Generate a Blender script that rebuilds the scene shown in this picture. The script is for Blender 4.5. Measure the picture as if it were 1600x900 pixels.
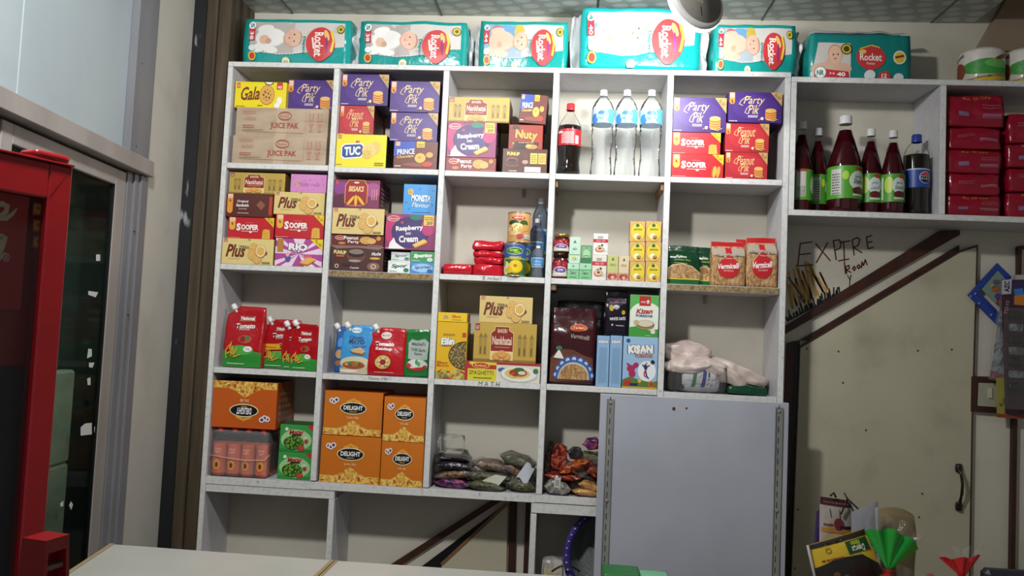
import bpy, math, random
from math import sin, cos, pi, sqrt, radians
from mathutils import Vector, Matrix, noise, Euler

for _o in list(bpy.data.objects): bpy.data.objects.remove(_o)
SC = bpy.context.scene
COL = SC.collection

# ------------------------------------------------------------------ camera
CP = Vector((1.435, -3.111, 1.6)); YAW, PITCH, ROLL, FPX = 0.0751, 0.057, 0.0447, 1228.8
_f = Vector((-sin(YAW)*cos(PITCH), cos(YAW)*cos(PITCH), sin(PITCH)))
_r = Vector((cos(YAW), sin(YAW), 0)); _u = _r.cross(_f)
CR = _r*cos(ROLL)+_u*sin(ROLL); CU = -_r*sin(ROLL)+_u*cos(ROLL); CF = _f
cam = bpy.data.cameras.new('camera'); camo = bpy.data.objects.new('camera', cam); COL.objects.link(camo)
camo.matrix_world = Matrix(((CR.x, CU.x, -CF.x, CP.x), (CR.y, CU.y, -CF.y, CP.y), (CR.z, CU.z, -CF.z, CP.z), (0, 0, 0, 1)))
cam.sensor_fit = 'HORIZONTAL'; cam.sensor_width = 36; cam.lens = 36*FPX/1600
cam.clip_start = .05
SC.camera = camo

# ------------------------------------------------------------------ light and exposure
SC.view_settings.view_transform = 'Standard'; SC.view_settings.look = 'None'
SC.view_settings.gamma = 1; SC.view_settings.use_curve_mapping = False
SC.view_settings.exposure = 0.0
W = bpy.data.worlds.new('room_light'); SC.world = W; W.use_nodes = True
W.node_tree.nodes['Background'].inputs[0].default_value = (.80, .84, .9, 1)
W.node_tree.nodes['Background'].inputs[1].default_value = .27
def area(name, loc, target, size, power, colr=(1, 1, 1), shape='DISK'):
    l = bpy.data.lights.new(name, 'AREA'); l.shape = shape; l.size = size; l.energy = power; l.color = colr
    o = bpy.data.objects.new(name, l); COL.objects.link(o); o.location = loc
    o.rotation_euler = (Vector(target)-Vector(loc)).to_track_quat('-Z', 'Y').to_euler()
    return o
area('ceiling_lamp_light', (0.72, -2.05, 2.93), (0.95, 0, 1.3), .16, 41, (1, .985, .97))

# ------------------------------------------------------------------ coordinates (read a place off the photograph at a known depth)
def ray(x, y): return CF+CR*((x-800)/FPX)-CU*((y-450)/FPX)
def at(x, y, Y=0.0):
    d = ray(x, y); return CP+d*((Y-CP.y)/d.y)
def proj(p):
    d = Vector(p)-CP; z = d.dot(CF); return 800+FPX*d.dot(CR)/z, 450-FPX*d.dot(CU)/z
WA = radians(-5.6)
def wall_at(x, y):       # (s, z) on the left wall, s runs from the corner towards the room
    n = Vector((1, .098, 0)); d = ray(x, y); t = ((Vector((-.18, 0, 0))-CP).dot(n))/d.dot(n); p = CP+d*t
    return -p.y*1.0048, p.z

# ------------------------------------------------------------------ materials
MATS = {}
def lin(h):
    h = h.lstrip('#'); o = []
    for i in (0, 2, 4):
        c = int(h[i:i+2], 16)/255; o.append(c/12.92 if c <= .04045 else ((c+.055)/1.055)**2.4)
    return o+[1]
def newmat(name):
    m = bpy.data.materials.new(name); m.use_nodes = True; nt = m.node_tree; b = nt.nodes['Principled BSDF']
    return m, nt, b
def mat(key):
    """'#rrggbb' printed card, '#rrggbb g' glossy film, or the name of a special material"""
    if key in MATS: return MATS[key]
    if key in SPECIAL: m = SPECIAL[key]()
    else:
        p = key.split(); m, nt, b = newmat(('film_' if len(p) > 1 else 'print_')+p[0].lstrip('#'))
        k = p[1] if len(p) > 1 else ''
        c = lin(p[0])
        b.inputs['Base Color'].default_value = c
        b.inputs['Roughness'].default_value = {'': .42, 'g': .22, 'm': .8, 's': .3, 'k': .3}[k]
        if k == 's': b.inputs['Metallic'].default_value = .9
        n = nt.nodes.new('ShaderNodeTexNoise'); n.inputs['Scale'].default_value = 26 if k == 'g' else 9
        tc = nt.nodes.new('ShaderNodeTexCoord'); nt.links.new(tc.outputs['Object'], n.inputs['Vector'])
        bp = nt.nodes.new('ShaderNodeBump'); bp.inputs['Strength'].default_value = .5 if k == 'g' else .12
        bp.inputs['Distance'].default_value = .006 if k == 'g' else .004
        nt.links.new(n.outputs['Fac'], bp.inputs['Height']); nt.links.new(bp.outputs['Normal'], b.inputs['Normal'])
    MATS[key] = m; return m
SPECIAL = {}
def special(f): SPECIAL[f.__name__] = f; return f
def ramp(nt, stops):
    r = nt.nodes.new('ShaderNodeValToRGB'); e = r.color_ramp.elements
    while len(e) < len(stops): e.new(.5)
    for i, (p, c) in enumerate(stops): e[i].position = p; e[i].color = lin(c)
    return r
def grain(name, stops, scale=30, rough=.5, kind='noise', stretch=(1, 1, 1), bump=.2, dist=.003, detail=4, distort=0, coord='Object'):
    m, nt, b = newmat(name)
    tc = nt.nodes.new('ShaderNodeTexCoord'); mp = nt.nodes.new('ShaderNodeMapping'); mp.inputs['Scale'].default_value = stretch
    nt.links.new(tc.outputs[coord], mp.inputs['Vector'])
    if kind == 'noise':
        n = nt.nodes.new('ShaderNodeTexNoise'); n.inputs['Detail'].default_value = detail; out = n.outputs['Fac']; n.inputs['Distortion'].default_value = distort
    else:
        n = nt.nodes.new('ShaderNodeTexVoronoi'); out = n.outputs['Color'] if kind == 'cells' else n.outputs['Distance']
    n.inputs['Scale'].default_value = scale
    nt.links.new(mp.outputs['Vector'], n.inputs['Vector'])
    r = ramp(nt, stops); nt.links.new(out, r.inputs['Fac']); nt.links.new(r.outputs['Color'], b.inputs['Base Color'])
    b.inputs['Roughness'].default_value = rough
    bp = nt.nodes.new('ShaderNodeBump'); bp.inputs['Strength'].default_value = bump; bp.inputs['Distance'].default_value = dist
    nt.links.new(n.outputs['Distance'] if kind != 'noise' else out, bp.inputs['Height']); nt.links.new(bp.outputs['Normal'], b.inputs['Normal'])
    return m
@special
def white_laminate(): return grain('white_laminate', [(.0, '#6c6a66'), (.22, '#8d8b88'), (.28, '#bfbec0'), (.6, '#c7c6ca'), (1, '#cfced2')], 40, .45, stretch=(1, 1, .6), bump=.08, detail=8)
@special
def edge_band(): return grain('worn_white_edging', [(.0, '#5c5a54'), (.24, '#87847d'), (.31, '#cccdc9'), (.5, '#dcddda'), (1, '#e8e9e9')], 60, .5, stretch=(1, 1, 1), bump=.15, detail=10)
@special
def chipboard(): return grain('raw_chipboard', [(.2, '#4d3f28'), (.45, '#8a7450'), (.6, '#a08a62'), (.9, '#b9a67e')], 90, .8, bump=.4, detail=6)
@special
def cream_wall(): return grain('cream_painted_wall', [(.2, '#b8b3a3'), (.45, '#ccc7b8'), (.8, '#d4cfc1')], 3, .6, bump=.05, detail=6)
@special
def left_plaster(): return grain('pale_plaster', [(.2, '#a8a69c'), (.45, '#bdbbb2'), (.8, '#c6c4bb')], 3, .6, bump=.08, detail=7)
@special
def cream_panel(): return grain('cream_door_laminate', [(.25, '#9f9a84'), (.45, '#b9b39b'), (.8, '#c0baa2')], 4, .5, bump=.04, detail=6)
@special
def brown_trim(): return grain('dark_brown_trim_wood', [(.3, '#2c140c'), (.5, '#3c1d12'), (.8, '#54291a')], 14, .5, stretch=(1, 1, .3), bump=.1)
@special
def brown_post(): return grain('weathered_brown_timber', [(.25, '#1f1912'), (.5, '#443929'), (.8, '#60523c')], 9, .7, stretch=(3, 3, .18), bump=.3, detail=8)
@special
def black_tar(): return grain('black_strip_paint', [(.0, '#0c0e12'), (.63, '#12141a'), (.68, '#8f9096'), (1, '#c9c9c9')], 8, .6, stretch=(2, 1, .6), detail=10)
@special
def aluminium(): return grain('dull_aluminium', [(.3, '#8b8681'), (.6, '#a29c98'), (.9, '#aaa6a2')], 5, .5, stretch=(1, 1, .2), bump=.05)
@special
def aluminium_blue(): return grain('bluish_aluminium', [(.3, '#6a6c70'), (.6, '#7e8085'), (.9, '#8a8c90')], 5, .45, stretch=(1, 1, .2), bump=.05)
@special
def pale_board(): return grain('pale_blue_white_board', [(.25, '#9aa8ad'), (.5, '#a9b7bd'), (.8, '#b3c0c6')], 3, .45, stretch=(1, 1, .35), bump=.04, detail=6)
@special
def whiteboard(): return grain('grey_white_melamine', [(.3, '#a9adb8'), (.6, '#b5b9c4'), (.9, '#bbbfc9')], 2.5, .5, bump=.03)
@special
def steel_rail(): return grain('grey_slotted_steel', [(.3, '#77797a'), (.6, '#95978f'), (.9, '#a5a6a2')], 12, .5, stretch=(1, 1, .3), bump=.1)
@special
def counter_white(): return grain('white_counter_laminate', [(.3, '#b4b5ad'), (.6, '#bfc0b9'), (.9, '#c5c6bf')], 3, .35, bump=.02)
@special
def cardboard(): return grain('brown_cardboard', [(.25, '#a38e75'), (.5, '#b9a48b'), (.8, '#c5b29a')], 8, .75, stretch=(1, 1, 3), bump=.3, dist=.006, detail=6)
@special
def noodles(): return grain('toasted_vermicelli', [(.2, '#6e4a26'), (.42, '#a87c4c'), (.6, '#c9a272'), (.9, '#e6cca4')], 70, .35, stretch=(1, 1, .45), bump=.7, dist=.008, distort=1.5)
@special
def snack_mix(): return grain('fried_snack_mix', [(.1, '#a8631c'), (.4, '#d99a35'), (.6, '#e9bd58'), (.85, '#f1cf74'), (1, '#c04a22')], 110, .5, 'cells', bump=.3)
@special
def peas(): return grain('green_peas', [(0, '#a8cf5c'), (.35, '#6f9f34'), (.6, '#27521a')], 120, .4, 'dist', bump=.5)
@special
def pasta(): return grain('dry_elbow_pasta', [(0, '#c9b57c'), (.35, '#a08a4c'), (.6, '#5c4c26')], 150, .5, 'dist', bump=.4)
@special
def salad(): return grain('printed_food', [(.0, '#7a2a14'), (.3, '#c7472a'), (.45, '#e2c176'), (.6, '#b9b14a'), (.75, '#3f6a24'), (1, '#efe0b0')], 75, .4, 'cells', bump=.1)
@special
def fruits(): return grain('printed_berries', [(0, '#e9b9bd'), (.3, '#c83340'), (.7, '#7f1020')], 120, .4, 'dist', bump=.1)
@special
def herbs(): return grain('dried_green_herb', [(.2, '#15150b'), (.42, '#35351c'), (.6, '#5c5a34'), (.85, '#98926c')], 60, .35, stretch=(1, 1, 2), bump=.6, dist=.01, detail=8)
@special
def spice(): return grain('brown_dried_spice', [(.2, '#21170f'), (.45, '#57402a'), (.62, '#8a6a45'), (.85, '#b08f63')], 70, .35, bump=.6, dist=.008, detail=8)
@special
def red_foil(): return grain('crumpled_red_printed_foil', [(.3, '#1a0a0c'), (.42, '#4c1412'), (.52, '#a03018'), (.56, '#d06a34'), (.6, '#4a2048'), (.75, '#1a0c1c')], 30, .22, bump=.8, dist=.01, distort=1)
@special
def orange_foil(): return grain('crumpled_orange_printed_foil', [(.3, '#3a100a'), (.45, '#8a3212'), (.58, '#b8601c'), (.68, '#c88a3c'), (.8, '#4c1412')], 30, .22, bump=.8, dist=.01, distort=1)
@special
def purple_foil(): return grain('crumpled_purple_printed_foil', [(.3, '#170f1c'), (.45, '#4a2350'), (.55, '#8b3f6e'), (.62, '#c65a44'), (.7, '#3a3d6e'), (.85, '#1a1122')], 22, .22, bump=.8, dist=.01, distort=1.2)
@special
def dark_foil(): return grain('crumpled_dark_printed_foil', [(.3, '#0d0d10'), (.5, '#1d1a1f'), (.62, '#43323a'), (.7, '#1b2a2a'), (.85, '#55504a')], 20, .2, bump=.8, dist=.01, distort=1)
@special
def lentils(): return grain('orange_lentils', [(.3, '#8a5a1c'), (.5, '#c98f34'), (.7, '#dcae54')], 260, .3, bump=.3)
@special
def grey_seed(): return grain('grey_seeds_in_plastic', [(.3, '#3f3a33'), (.45, '#7c766c'), (.6, '#a9a49c'), (.8, '#d0cdc8')], 60, .3, bump=.5, detail=9)
@special
def red_plastic(): return grain('red_painted_steel', [(.3, '#8c1219'), (.6, '#9a151d'), (.9, '#a21c24')], 6, .3, bump=.04)
@special
def dark_room(): return grain('dark_fridge_inside', [(.3, '#15161c'), (.5, '#20222a'), (.6, '#2a2c36'), (.8, '#191a20')], 5, .5, stretch=(3, 3, .5), bump=.1)
@special
def outside_dark(): return grain('dark_green_outside_shade', [(.3, '#2c3633'), (.6, '#3b4642'), (.9, '#46514d')], 4, .7, bump=.1)  # darkness outside the window is put into this colour
@special
def foam_block(): return grain('pale_green_foam_board', [(.3, '#a3ae9c'), (.6, '#b6c0ae'), (.9, '#c0c9b8')], 6, .8, stretch=(1, 1, 3), bump=.2)
@special
def taupe_beam(): return grain('taupe_stair_soffit', [(.3, '#857460'), (.6, '#96846f'), (.9, '#9f8d78')], 5, .8, bump=.1)
@special
def scorch(): return grain('painted_scorch_streak', [(.3, '#a8823c'), (.5, '#b9904a'), (.8, '#c6a868')], 20, .6, stretch=(3, 1, .5))
@special
def ceiling_tile():
    m, nt, b = newmat('embossed_ceiling_tile')
    tc = nt.nodes.new('ShaderNodeTexCoord'); L = nt.links
    def vor(scale, stretch, rot):
        mp = nt.nodes.new('ShaderNodeMapping'); mp.inputs['Scale'].default_value = stretch; mp.inputs['Rotation'].default_value = (0, 0, rot)
        L.new(tc.outputs['Object'], mp.inputs['Vector'])
        v = nt.nodes.new('ShaderNodeTexVoronoi'); v.inputs['Scale'].default_value = scale; v.inputs['Randomness'].default_value = .25
        L.new(mp.outputs['Vector'], v.inputs['Vector']); return v
    v = vor(1, (11, 17, .01), .3)
    r = ramp(nt, [(.0, '#ccd1ce'), (.36, '#c2c8c5'), (.43, '#a3aaa7'), (1, '#9da4a1')])
    L.new(v.outputs['Distance'], r.inputs['Fac']); L.new(r.outputs['Color'], b.inputs['Base Color'])
    b.inputs['Roughness'].default_value = .35
    bp = nt.nodes.new('ShaderNodeBump'); bp.inputs['Strength'].default_value = .3; bp.inputs['Distance'].default_value = .004
    L.new(v.outputs['Distance'], bp.inputs['Height']); L.new(bp.outputs['Normal'], b.inputs['Normal'])
    return m
def filmy(name, tint, amount, gloss_r=.08, white=.0, bump=.9, scale=22, wcol='#ffffff', dist=.012):
    """thin clear plastic: mostly see-through, a little milky, glossy"""
    m, nt, b = newmat(name); L = nt.links; nt.nodes.remove(b); out = nt.nodes['Material Output']
    tr = nt.nodes.new('ShaderNodeBsdfTransparent'); tr.inputs[0].default_value = lin(tint)
    gl = nt.nodes.new('ShaderNodeBsdfGlossy'); gl.inputs['Roughness'].default_value = gloss_r
    df = nt.nodes.new('ShaderNodeBsdfDiffuse'); df.inputs[0].default_value = lin(wcol)
    n = nt.nodes.new('ShaderNodeTexNoise'); n.inputs['Scale'].default_value = scale; n.inputs['Detail'].default_value = 3
    tc = nt.nodes.new('ShaderNodeTexCoord'); L.new(tc.outputs['Object'], n.inputs['Vector'])
    bp = nt.nodes.new('ShaderNodeBump'); bp.inputs['Strength'].default_value = bump; bp.inputs['Distance'].default_value = dist
    L.new(n.outputs['Fac'], bp.inputs['Height']); L.new(bp.outputs['Normal'], gl.inputs['Normal'])
    lw = nt.nodes.new('ShaderNodeLayerWeight'); lw.inputs['Blend'].default_value = amount; L.new(bp.outputs['Normal'], lw.inputs['Normal'])
    a = nt.nodes.new('ShaderNodeMixShader'); a.inputs[0].default_value = white; L.new(tr.outputs[0], a.inputs[1]); L.new(df.outputs[0], a.inputs[2])
    c = nt.nodes.new('ShaderNodeMixShader'); L.new(lw.outputs['Fresnel'], c.inputs[0]); L.new(a.outputs[0], c.inputs[1]); L.new(gl.outputs[0], c.inputs[2])
    L.new(c.outputs[0], out.inputs[0]); return m
@special
def clear_bottle(): return filmy('clear_pet_plastic', '#f8fbfd', .11, .05, .06, .8, 16)
@special
def clear_empty(): return filmy('clear_plastic_neck', '#fcfcfa', .045, .06, .0, .1)
@special
def bag_film(): return filmy('crinkled_clear_bag', '#fbfbfb', .2, .12, .05)
@special
def bag_film_milky(): return filmy('milky_bag', '#f6f6f6', .2, .15, .22)
@special
def shrink_wrap(): return filmy('shrink_wrap', '#fbf4f2', .16, .1, .12)
@special
def window_glass(): return filmy('green_tinted_window_glass', '#e4ebe7', .05, .04, .03, .0, wcol='#4a5c55')
@special
def fridge_glass(): return filmy('fridge_door_glass', '#f2f2f2', .06, .04, .01, .0)
def liquid(name, c, rough=.06, coat=0):
    m, nt, b = newmat(name); b.inputs['Base Color'].default_value = lin(c); b.inputs['Roughness'].default_value = rough
    b.inputs['Specular IOR Level'].default_value = .7; return m
@special
def cola(): return liquid('dark_cola', '#1c1412')
@special
def syrup(): return liquid('dark_red_syrup', '#3a0710')
@special
def peach_drink(): return liquid('peach_drink', '#d6512f', .15)
@special
def lamp_glow():
    m, nt, b = newmat('lamp_diffuser'); b.inputs['Emission Color'].default_value = (1, 1, .98, 1); b.inputs['Emission Strength'].default_value = 12
    b.inputs['Base Color'].default_value = (1, 1, 1, 1); return m

# ------------------------------------------------------------------ mesh builder
_font_cache = {}
def glyphs(s, shear=0, bold=0):
    k = (s, shear, bold)
    if k not in _font_cache:
        cu = bpy.data.curves.new('lettering', 'FONT'); cu.body = s; cu.shear = shear; cu.offset = bold; cu.resolution_u = 2
        ob = bpy.data.objects.new('lettering', cu); me = ob.to_mesh()
        v = [(p.co.x, p.co.y) for p in me.vertices]; f = [tuple(p.vertices) for p in me.polygons]
        ob.to_mesh_clear(); bpy.data.objects.remove(ob); bpy.data.curves.remove(cu)
        x0 = min(p[0] for p in v); x1 = max(p[0] for p in v); y0 = min(p[1] for p in v); y1 = max(p[1] for p in v)
        _font_cache[k] = ([((a-x0)/(x1-x0)-.5, (b-y0)/(y1-y0)-.5) for a, b in v], f)
    return _font_cache[k]

class MB:
    def __init__(s): s.v = []; s.f = []; s.m = []; s.sm = []; s.keys = []
    def key(s, k):
        if k not in s.keys: s.keys.append(k)
        return s.keys.index(k)
    def add(s, vs, fs, k, smooth=False):
        o = len(s.v); s.v += [tuple(p) for p in vs]; ki = s.key(k)
        for f in fs: s.f.append(tuple(i+o for i in f)); s.m.append(ki); s.sm.append(smooth)
        return s
    def box(s, x0, x1, y0, y1, z0, z1, k, bev=0.0015, faces=None):
        """box with chamfered edges; faces: {'top':key,...} recolours a side"""
        b = min(bev, (x1-x0)/4, (y1-y0)/4, (z1-z0)/4)
        X = (x0, x1); Y = (y0, y1); Z = (z0, z1); vs = []; idx = {}
        for i in (0, 1):
            for j in (0, 1):
                for l in (0, 1):
                    sx = b if i == 0 else -b; sy = b if j == 0 else -b; sz = b if l == 0 else -b
                    for ax, p in enumerate([(X[i], Y[j]+sy, Z[l]+sz), (X[i]+sx, Y[j], Z[l]+sz), (X[i]+sx, Y[j]+sy, Z[l])]):
                        idx[i, j, l, ax] = len(vs); vs.append(p)
        F = []; g = lambda i, j, l, a: idx[i, j, l, a]
        F.append(([g(0, 0, 0, 0), g(0, 0, 1, 0), g(0, 1, 1, 0), g(0, 1, 0, 0)], 'left'))
        F.append(([g(1, 0, 0, 0), g(1, 1, 0, 0), g(1, 1, 1, 0), g(1, 0, 1, 0)], 'right'))
        F.append(([g(0, 0, 0, 1), g(1, 0, 0, 1), g(1, 0, 1, 1), g(0, 0, 1, 1)], 'front'))
        F.append(([g(0, 1, 0, 1), g(0, 1, 1, 1), g(1, 1, 1, 1), g(1, 1, 0, 1)], 'back'))
        F.append(([g(0, 0, 1, 2), g(1, 0, 1, 2), g(1, 1, 1, 2), g(0, 1, 1, 2)], 'top'))
        F.append(([g(0, 0, 0, 2), g(0, 1, 0, 2), g(1, 1, 0, 2), g(1, 0, 0, 2)], 'bottom'))
        for j in (0, 1):
            for l in (0, 1): F.append(([g(0, j, l, 1), g(1, j, l, 1), g(1, j, l, 2), g(0, j, l, 2)], 'e'))
        for i in (0, 1):
            for l in (0, 1): F.append(([g(i, 0, l, 0), g(i, 1, l, 0), g(i, 1, l, 2), g(i, 0, l, 2)], 'e'))
            for j in (0, 1): F.append(([g(i, j, 0, 0), g(i, j, 1, 0), g(i, j, 1, 1), g(i, j, 0, 1)], 'e'))
        for i in (0, 1):
            for j in (0, 1):
                for l in (0, 1): F.append(([g(i, j, l, 0), g(i, j, l, 1), g(i, j, l, 2)], 'e'))
        c = Vector(((x0+x1)/2, (y0+y1)/2, (z0+z1)/2)); o = len(s.v); s.v += vs
        for f, nm in F:
            p = [Vector(vs[i]) for i in f]; n = (p[1]-p[0]).cross(p[2]-p[0])
            if n.dot(sum(p, Vector())/len(p)-c) < 0: f = f[::-1]
            s.f.append(tuple(i+o for i in f)); s.m.append(s.key((faces or {}).get(nm, k))); s.sm.append(False)
        return s
    def prism(s, pts, y0, y1, k, plane='xz'):
        """outline (list of 2-D points) with thickness"""
        n = len(pts)
        g = (lambda a, b, c: (a, c, b)) if plane == 'xz' else (lambda a, b, c: (a, b, c))
        vs = [g(a, b, y0) for a, b in pts]+[g(a, b, y1) for a, b in pts]
        fs = [tuple(range(n)), tuple(range(2*n-1, n-1, -1))]+[(i, i+n, (i+1) % n+n, (i+1) % n) for i in range(n)]
        return s.add(vs, fs, k)
    def tube(s, pts, r, k, seg=8, closed=False):
        pts = [Vector(p) for p in pts]; n = len(pts); vs = []; fs = []
        for i, p in enumerate(pts):
            a = pts[(i-1) % n] if (i or closed) else p; b = pts[(i+1) % n] if (i < n-1 or closed) else p
            t = (b-a).normalized(); up = Vector((0, 0, 1)) if abs(t.z) < .9 else Vector((1, 0, 0))
            e = t.cross(up).normalized(); g = e.cross(t); rr = r[i] if isinstance(r, (list, tuple)) else r
            for q in range(seg): a_ = 2*pi*q/seg; vs.append(p+e*cos(a_)*rr+g*sin(a_)*rr)
        for i in range(n if closed else n-1):
            for q in range(seg):
                j = (i+1) % n; fs.append((i*seg+q, i*seg+(q+1) % seg, j*seg+(q+1) % seg, j*seg+q))
        if not closed: fs += [tuple(range(seg))[::-1], tuple(range((n-1)*seg, n*seg))]
        return s.add(vs, fs, k, True)
    def lathe(s, prof, k, seg=28, c=(0, 0, 0), caps=True, flute=None):
        vs = []; fs = []; n = len(prof)
        for i, (r, z) in enumerate(prof):
            for q in range(seg):
                a = 2*pi*q/seg; rr = r*(flute(a, z) if flute else 1); vs.append((c[0]+rr*cos(a), c[1]+rr*sin(a), c[2]+z))
        for i in range(n-1):
            for q in range(seg): fs.append((i*seg+q, i*seg+(q+1) % seg, (i+1)*seg+(q+1) % seg, (i+1)*seg+q))
        if caps: fs += [tuple(range(seg))[::-1], tuple(range((n-1)*seg, n*seg))]
        return s.add(vs, fs, k, True)
    def grid(s, fn, nu, nv, k, smooth=True):
        vs = [fn(i/nu, j/nv) for j in range(nv+1) for i in range(nu+1)]
        fs = [(j*(nu+1)+i, j*(nu+1)+i+1, (j+1)*(nu+1)+i+1, (j+1)*(nu+1)+i) for j in range(nv) for i in range(nu)]
        return s.add(vs, fs, k, smooth)
    def build(s, name, parent=None, loc=(0, 0, 0), rot=(0, 0, 0)):
        me = bpy.data.meshes.new(name); me.from_pydata(s.v, [], s.f)
        for k in s.keys: me.materials.append(mat(k))
        me.polygons.foreach_set('material_index', s.m); me.polygons.foreach_set('use_smooth', s.sm); me.update()
        o = bpy.data.objects.new(name, me); COL.objects.link(o); o.location = loc; o.rotation_euler = rot
        if parent: o.parent = parent
        return o
def tag(o, label, cat, group=None):
    o['label'] = label; o['category'] = cat
    if group: o['group'] = group
    return o
def empty(name, label, cat, loc=(0, 0, 0), rot=(0, 0, 0), group=None):
    o = bpy.data.objects.new(name, None); COL.objects.link(o); o.location = loc; o.rotation_euler = rot; o.empty_display_size = .02
    return tag(o, label, cat, group)
def structure(name, mb, parent=None, **kw):
    o = mb.build(name, parent, **kw)
    if parent is None: o['kind'] = 'structure'
    return o
def copy_tree(o, parent=None):
    c = o.copy(); COL.objects.link(c)
    if parent is not None: c.parent = parent
    for ch in [x for x in list(bpy.data.objects) if x.parent == o]: copy_tree(ch, c)
    return c

class Face:
    """prints artwork on a surface: fn(u, v, offset) -> point; W, H the real size"""
    def __init__(s, mb, fn, W, H, curved=0, off=.0004, step=.00012):
        s.mb = mb; s.fn = fn; s.W = W; s.H = H; s.cv = curved; s.off = off; s.step = step
    def put(s, uv, faces, k):
        s.off += s.step
        uv = [(min(max(p, .002), .998), min(max(q, .002), .998)) for p, q in uv]
        if s.cv:
            tri = []
            for f in faces:
                for i in range(1, len(f)-1): tri.append((f[0], f[i], f[i+1]))
            mid = {}
            L = s.cv
            for _ in range(7):
                out = []; more = False
                for t in tri:
                    e = [(sqrt(((uv[t[i]][0]-uv[t[(i+1) % 3]][0])*s.W)**2+((uv[t[i]][1]-uv[t[(i+1) % 3]][1])*s.H)**2), i) for i in range(3)]
                    l, i = max(e)
                    if l > L:
                        more = True; a, b, c = t[i], t[(i+1) % 3], t[(i+2) % 3]; kk = (min(a, b), max(a, b))
                        if kk not in mid: mid[kk] = len(uv); uv.append(((uv[a][0]+uv[b][0])/2, (uv[a][1]+uv[b][1])/2))
                        m_ = mid[kk]; out += [(a, m_, c), (m_, b, c)]
                    else: out.append(t)
                tri = out
                if not more: break
            faces = tri
        s.mb.add([s.fn(u, v, s.off) for u, v in uv], faces, k, bool(s.cv))
    def poly(s, pts, k): s.put(pts, [tuple(range(len(pts)))], k)
    def rect(s, x0, y0, x1, y1, k): s.poly([(x0, y0), (x1, y0), (x1, y1), (x0, y1)], k)
    def ell(s, cx, cy, rx, ry, k, n=20, rot=0, a0=0, a1=360):
        # radii are fractions of the WIDTH and HEIGHT
        pts = []
        for i in range(n if a1-a0 == 360 else n+1):
            a = radians(a0+(a1-a0)*i/n); x = rx*s.W*cos(a); y = ry*s.H*sin(a); c, q = cos(radians(rot)), sin(radians(rot))
            pts.append((cx+(x*c-y*q)/s.W, cy+(x*q+y*c)/s.H))
        s.poly(pts, k)
    def dot(s, cx, cy, r, k, n=16): s.ell(cx, cy, r, r*s.W/s.H, k, n)
    def ring(s, cx, cy, rx, ry, k, t=.9, n=24):
        pts = []; fs = []
        for i in range(n):
            a = 2*pi*i/n; pts += [(cx+rx*cos(a), cy+ry*sin(a)), (cx+rx*t*cos(a), cy+ry*t*sin(a))]
        fs = [(2*i, (2*i+2) % (2*n), (2*i+3) % (2*n), 2*i+1) for i in range(n)]
        s.put(pts, fs, k)
    def text(s, t, cx, cy, w, h, k, rot=0, shear=0, bold=.012, out=None, ow=.05):
        """w x h in fractions of the face (of the unrotated word along its own axes)"""
        if abs(rot) > 45: wm, hm = w*s.H, h*s.W
        else: wm, hm = w*s.W, h*s.H
        c, q = cos(radians(rot)), sin(radians(rot))
        for kk, bb in ([(out, bold+ow)] if out else [])+[(k, bold)]:
            v, f = glyphs(t, shear, bb)
            e = 1+(.06 if kk == out and out else 0)
            pts = [(cx+(x*wm*e*c-y*hm*e*q)/s.W, cy+(x*wm*e*q+y*hm*e*c)/s.H) for x, y in v]
            s.put(pts, f, kk)
    def line(s, pts, w, k):
        """stroke, w as a fraction of the width"""
        for (a, b), (c, d) in zip(pts, pts[1:]):
            dx, dy = (c-a)*s.W, (d-b)*s.H; l = sqrt(dx*dx+dy*dy) or 1; nx, ny = -dy/l*w/2, dx/l*w*s.W/s.H/2
            s.put([(a+nx, b+ny), (c+nx, d+ny), (c-nx, d-ny), (a-nx, b-ny)], [(0, 1, 2, 3)], k); s.off -= s.step*.9
        s.off += s.step
    def scrib(s, x0, y0, x1, y1, n, k, rows=1):
        """small print: short bars, too small to read"""
        rnd = random.Random(int(x0*997+y0*331)); H = (y1-y0)/rows
        for r in range(rows):
            x = x0
            while x < x1:
                w = (x1-x0)/n*rnd.uniform(.5, 1.2); xx = min(x+w*.8, x1)
                s.put([(x, y0+r*H), (xx, y0+r*H), (xx, y0+r*H+H*.5), (x, y0+r*H+H*.5)], [(0, 1, 2, 3)], k); s.off -= s.step; x += w
        s.off += s.step

def flat(mb, O, U, V, W, H, off=.0004):
    O = Vector(O); U = Vector(U).normalized(); V = Vector(V).normalized(); N = U.cross(V)
    return Face(mb, lambda u, v, o: O+U*(u*W)+V*(v*H)+N*o, W, H, 0, off)

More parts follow.
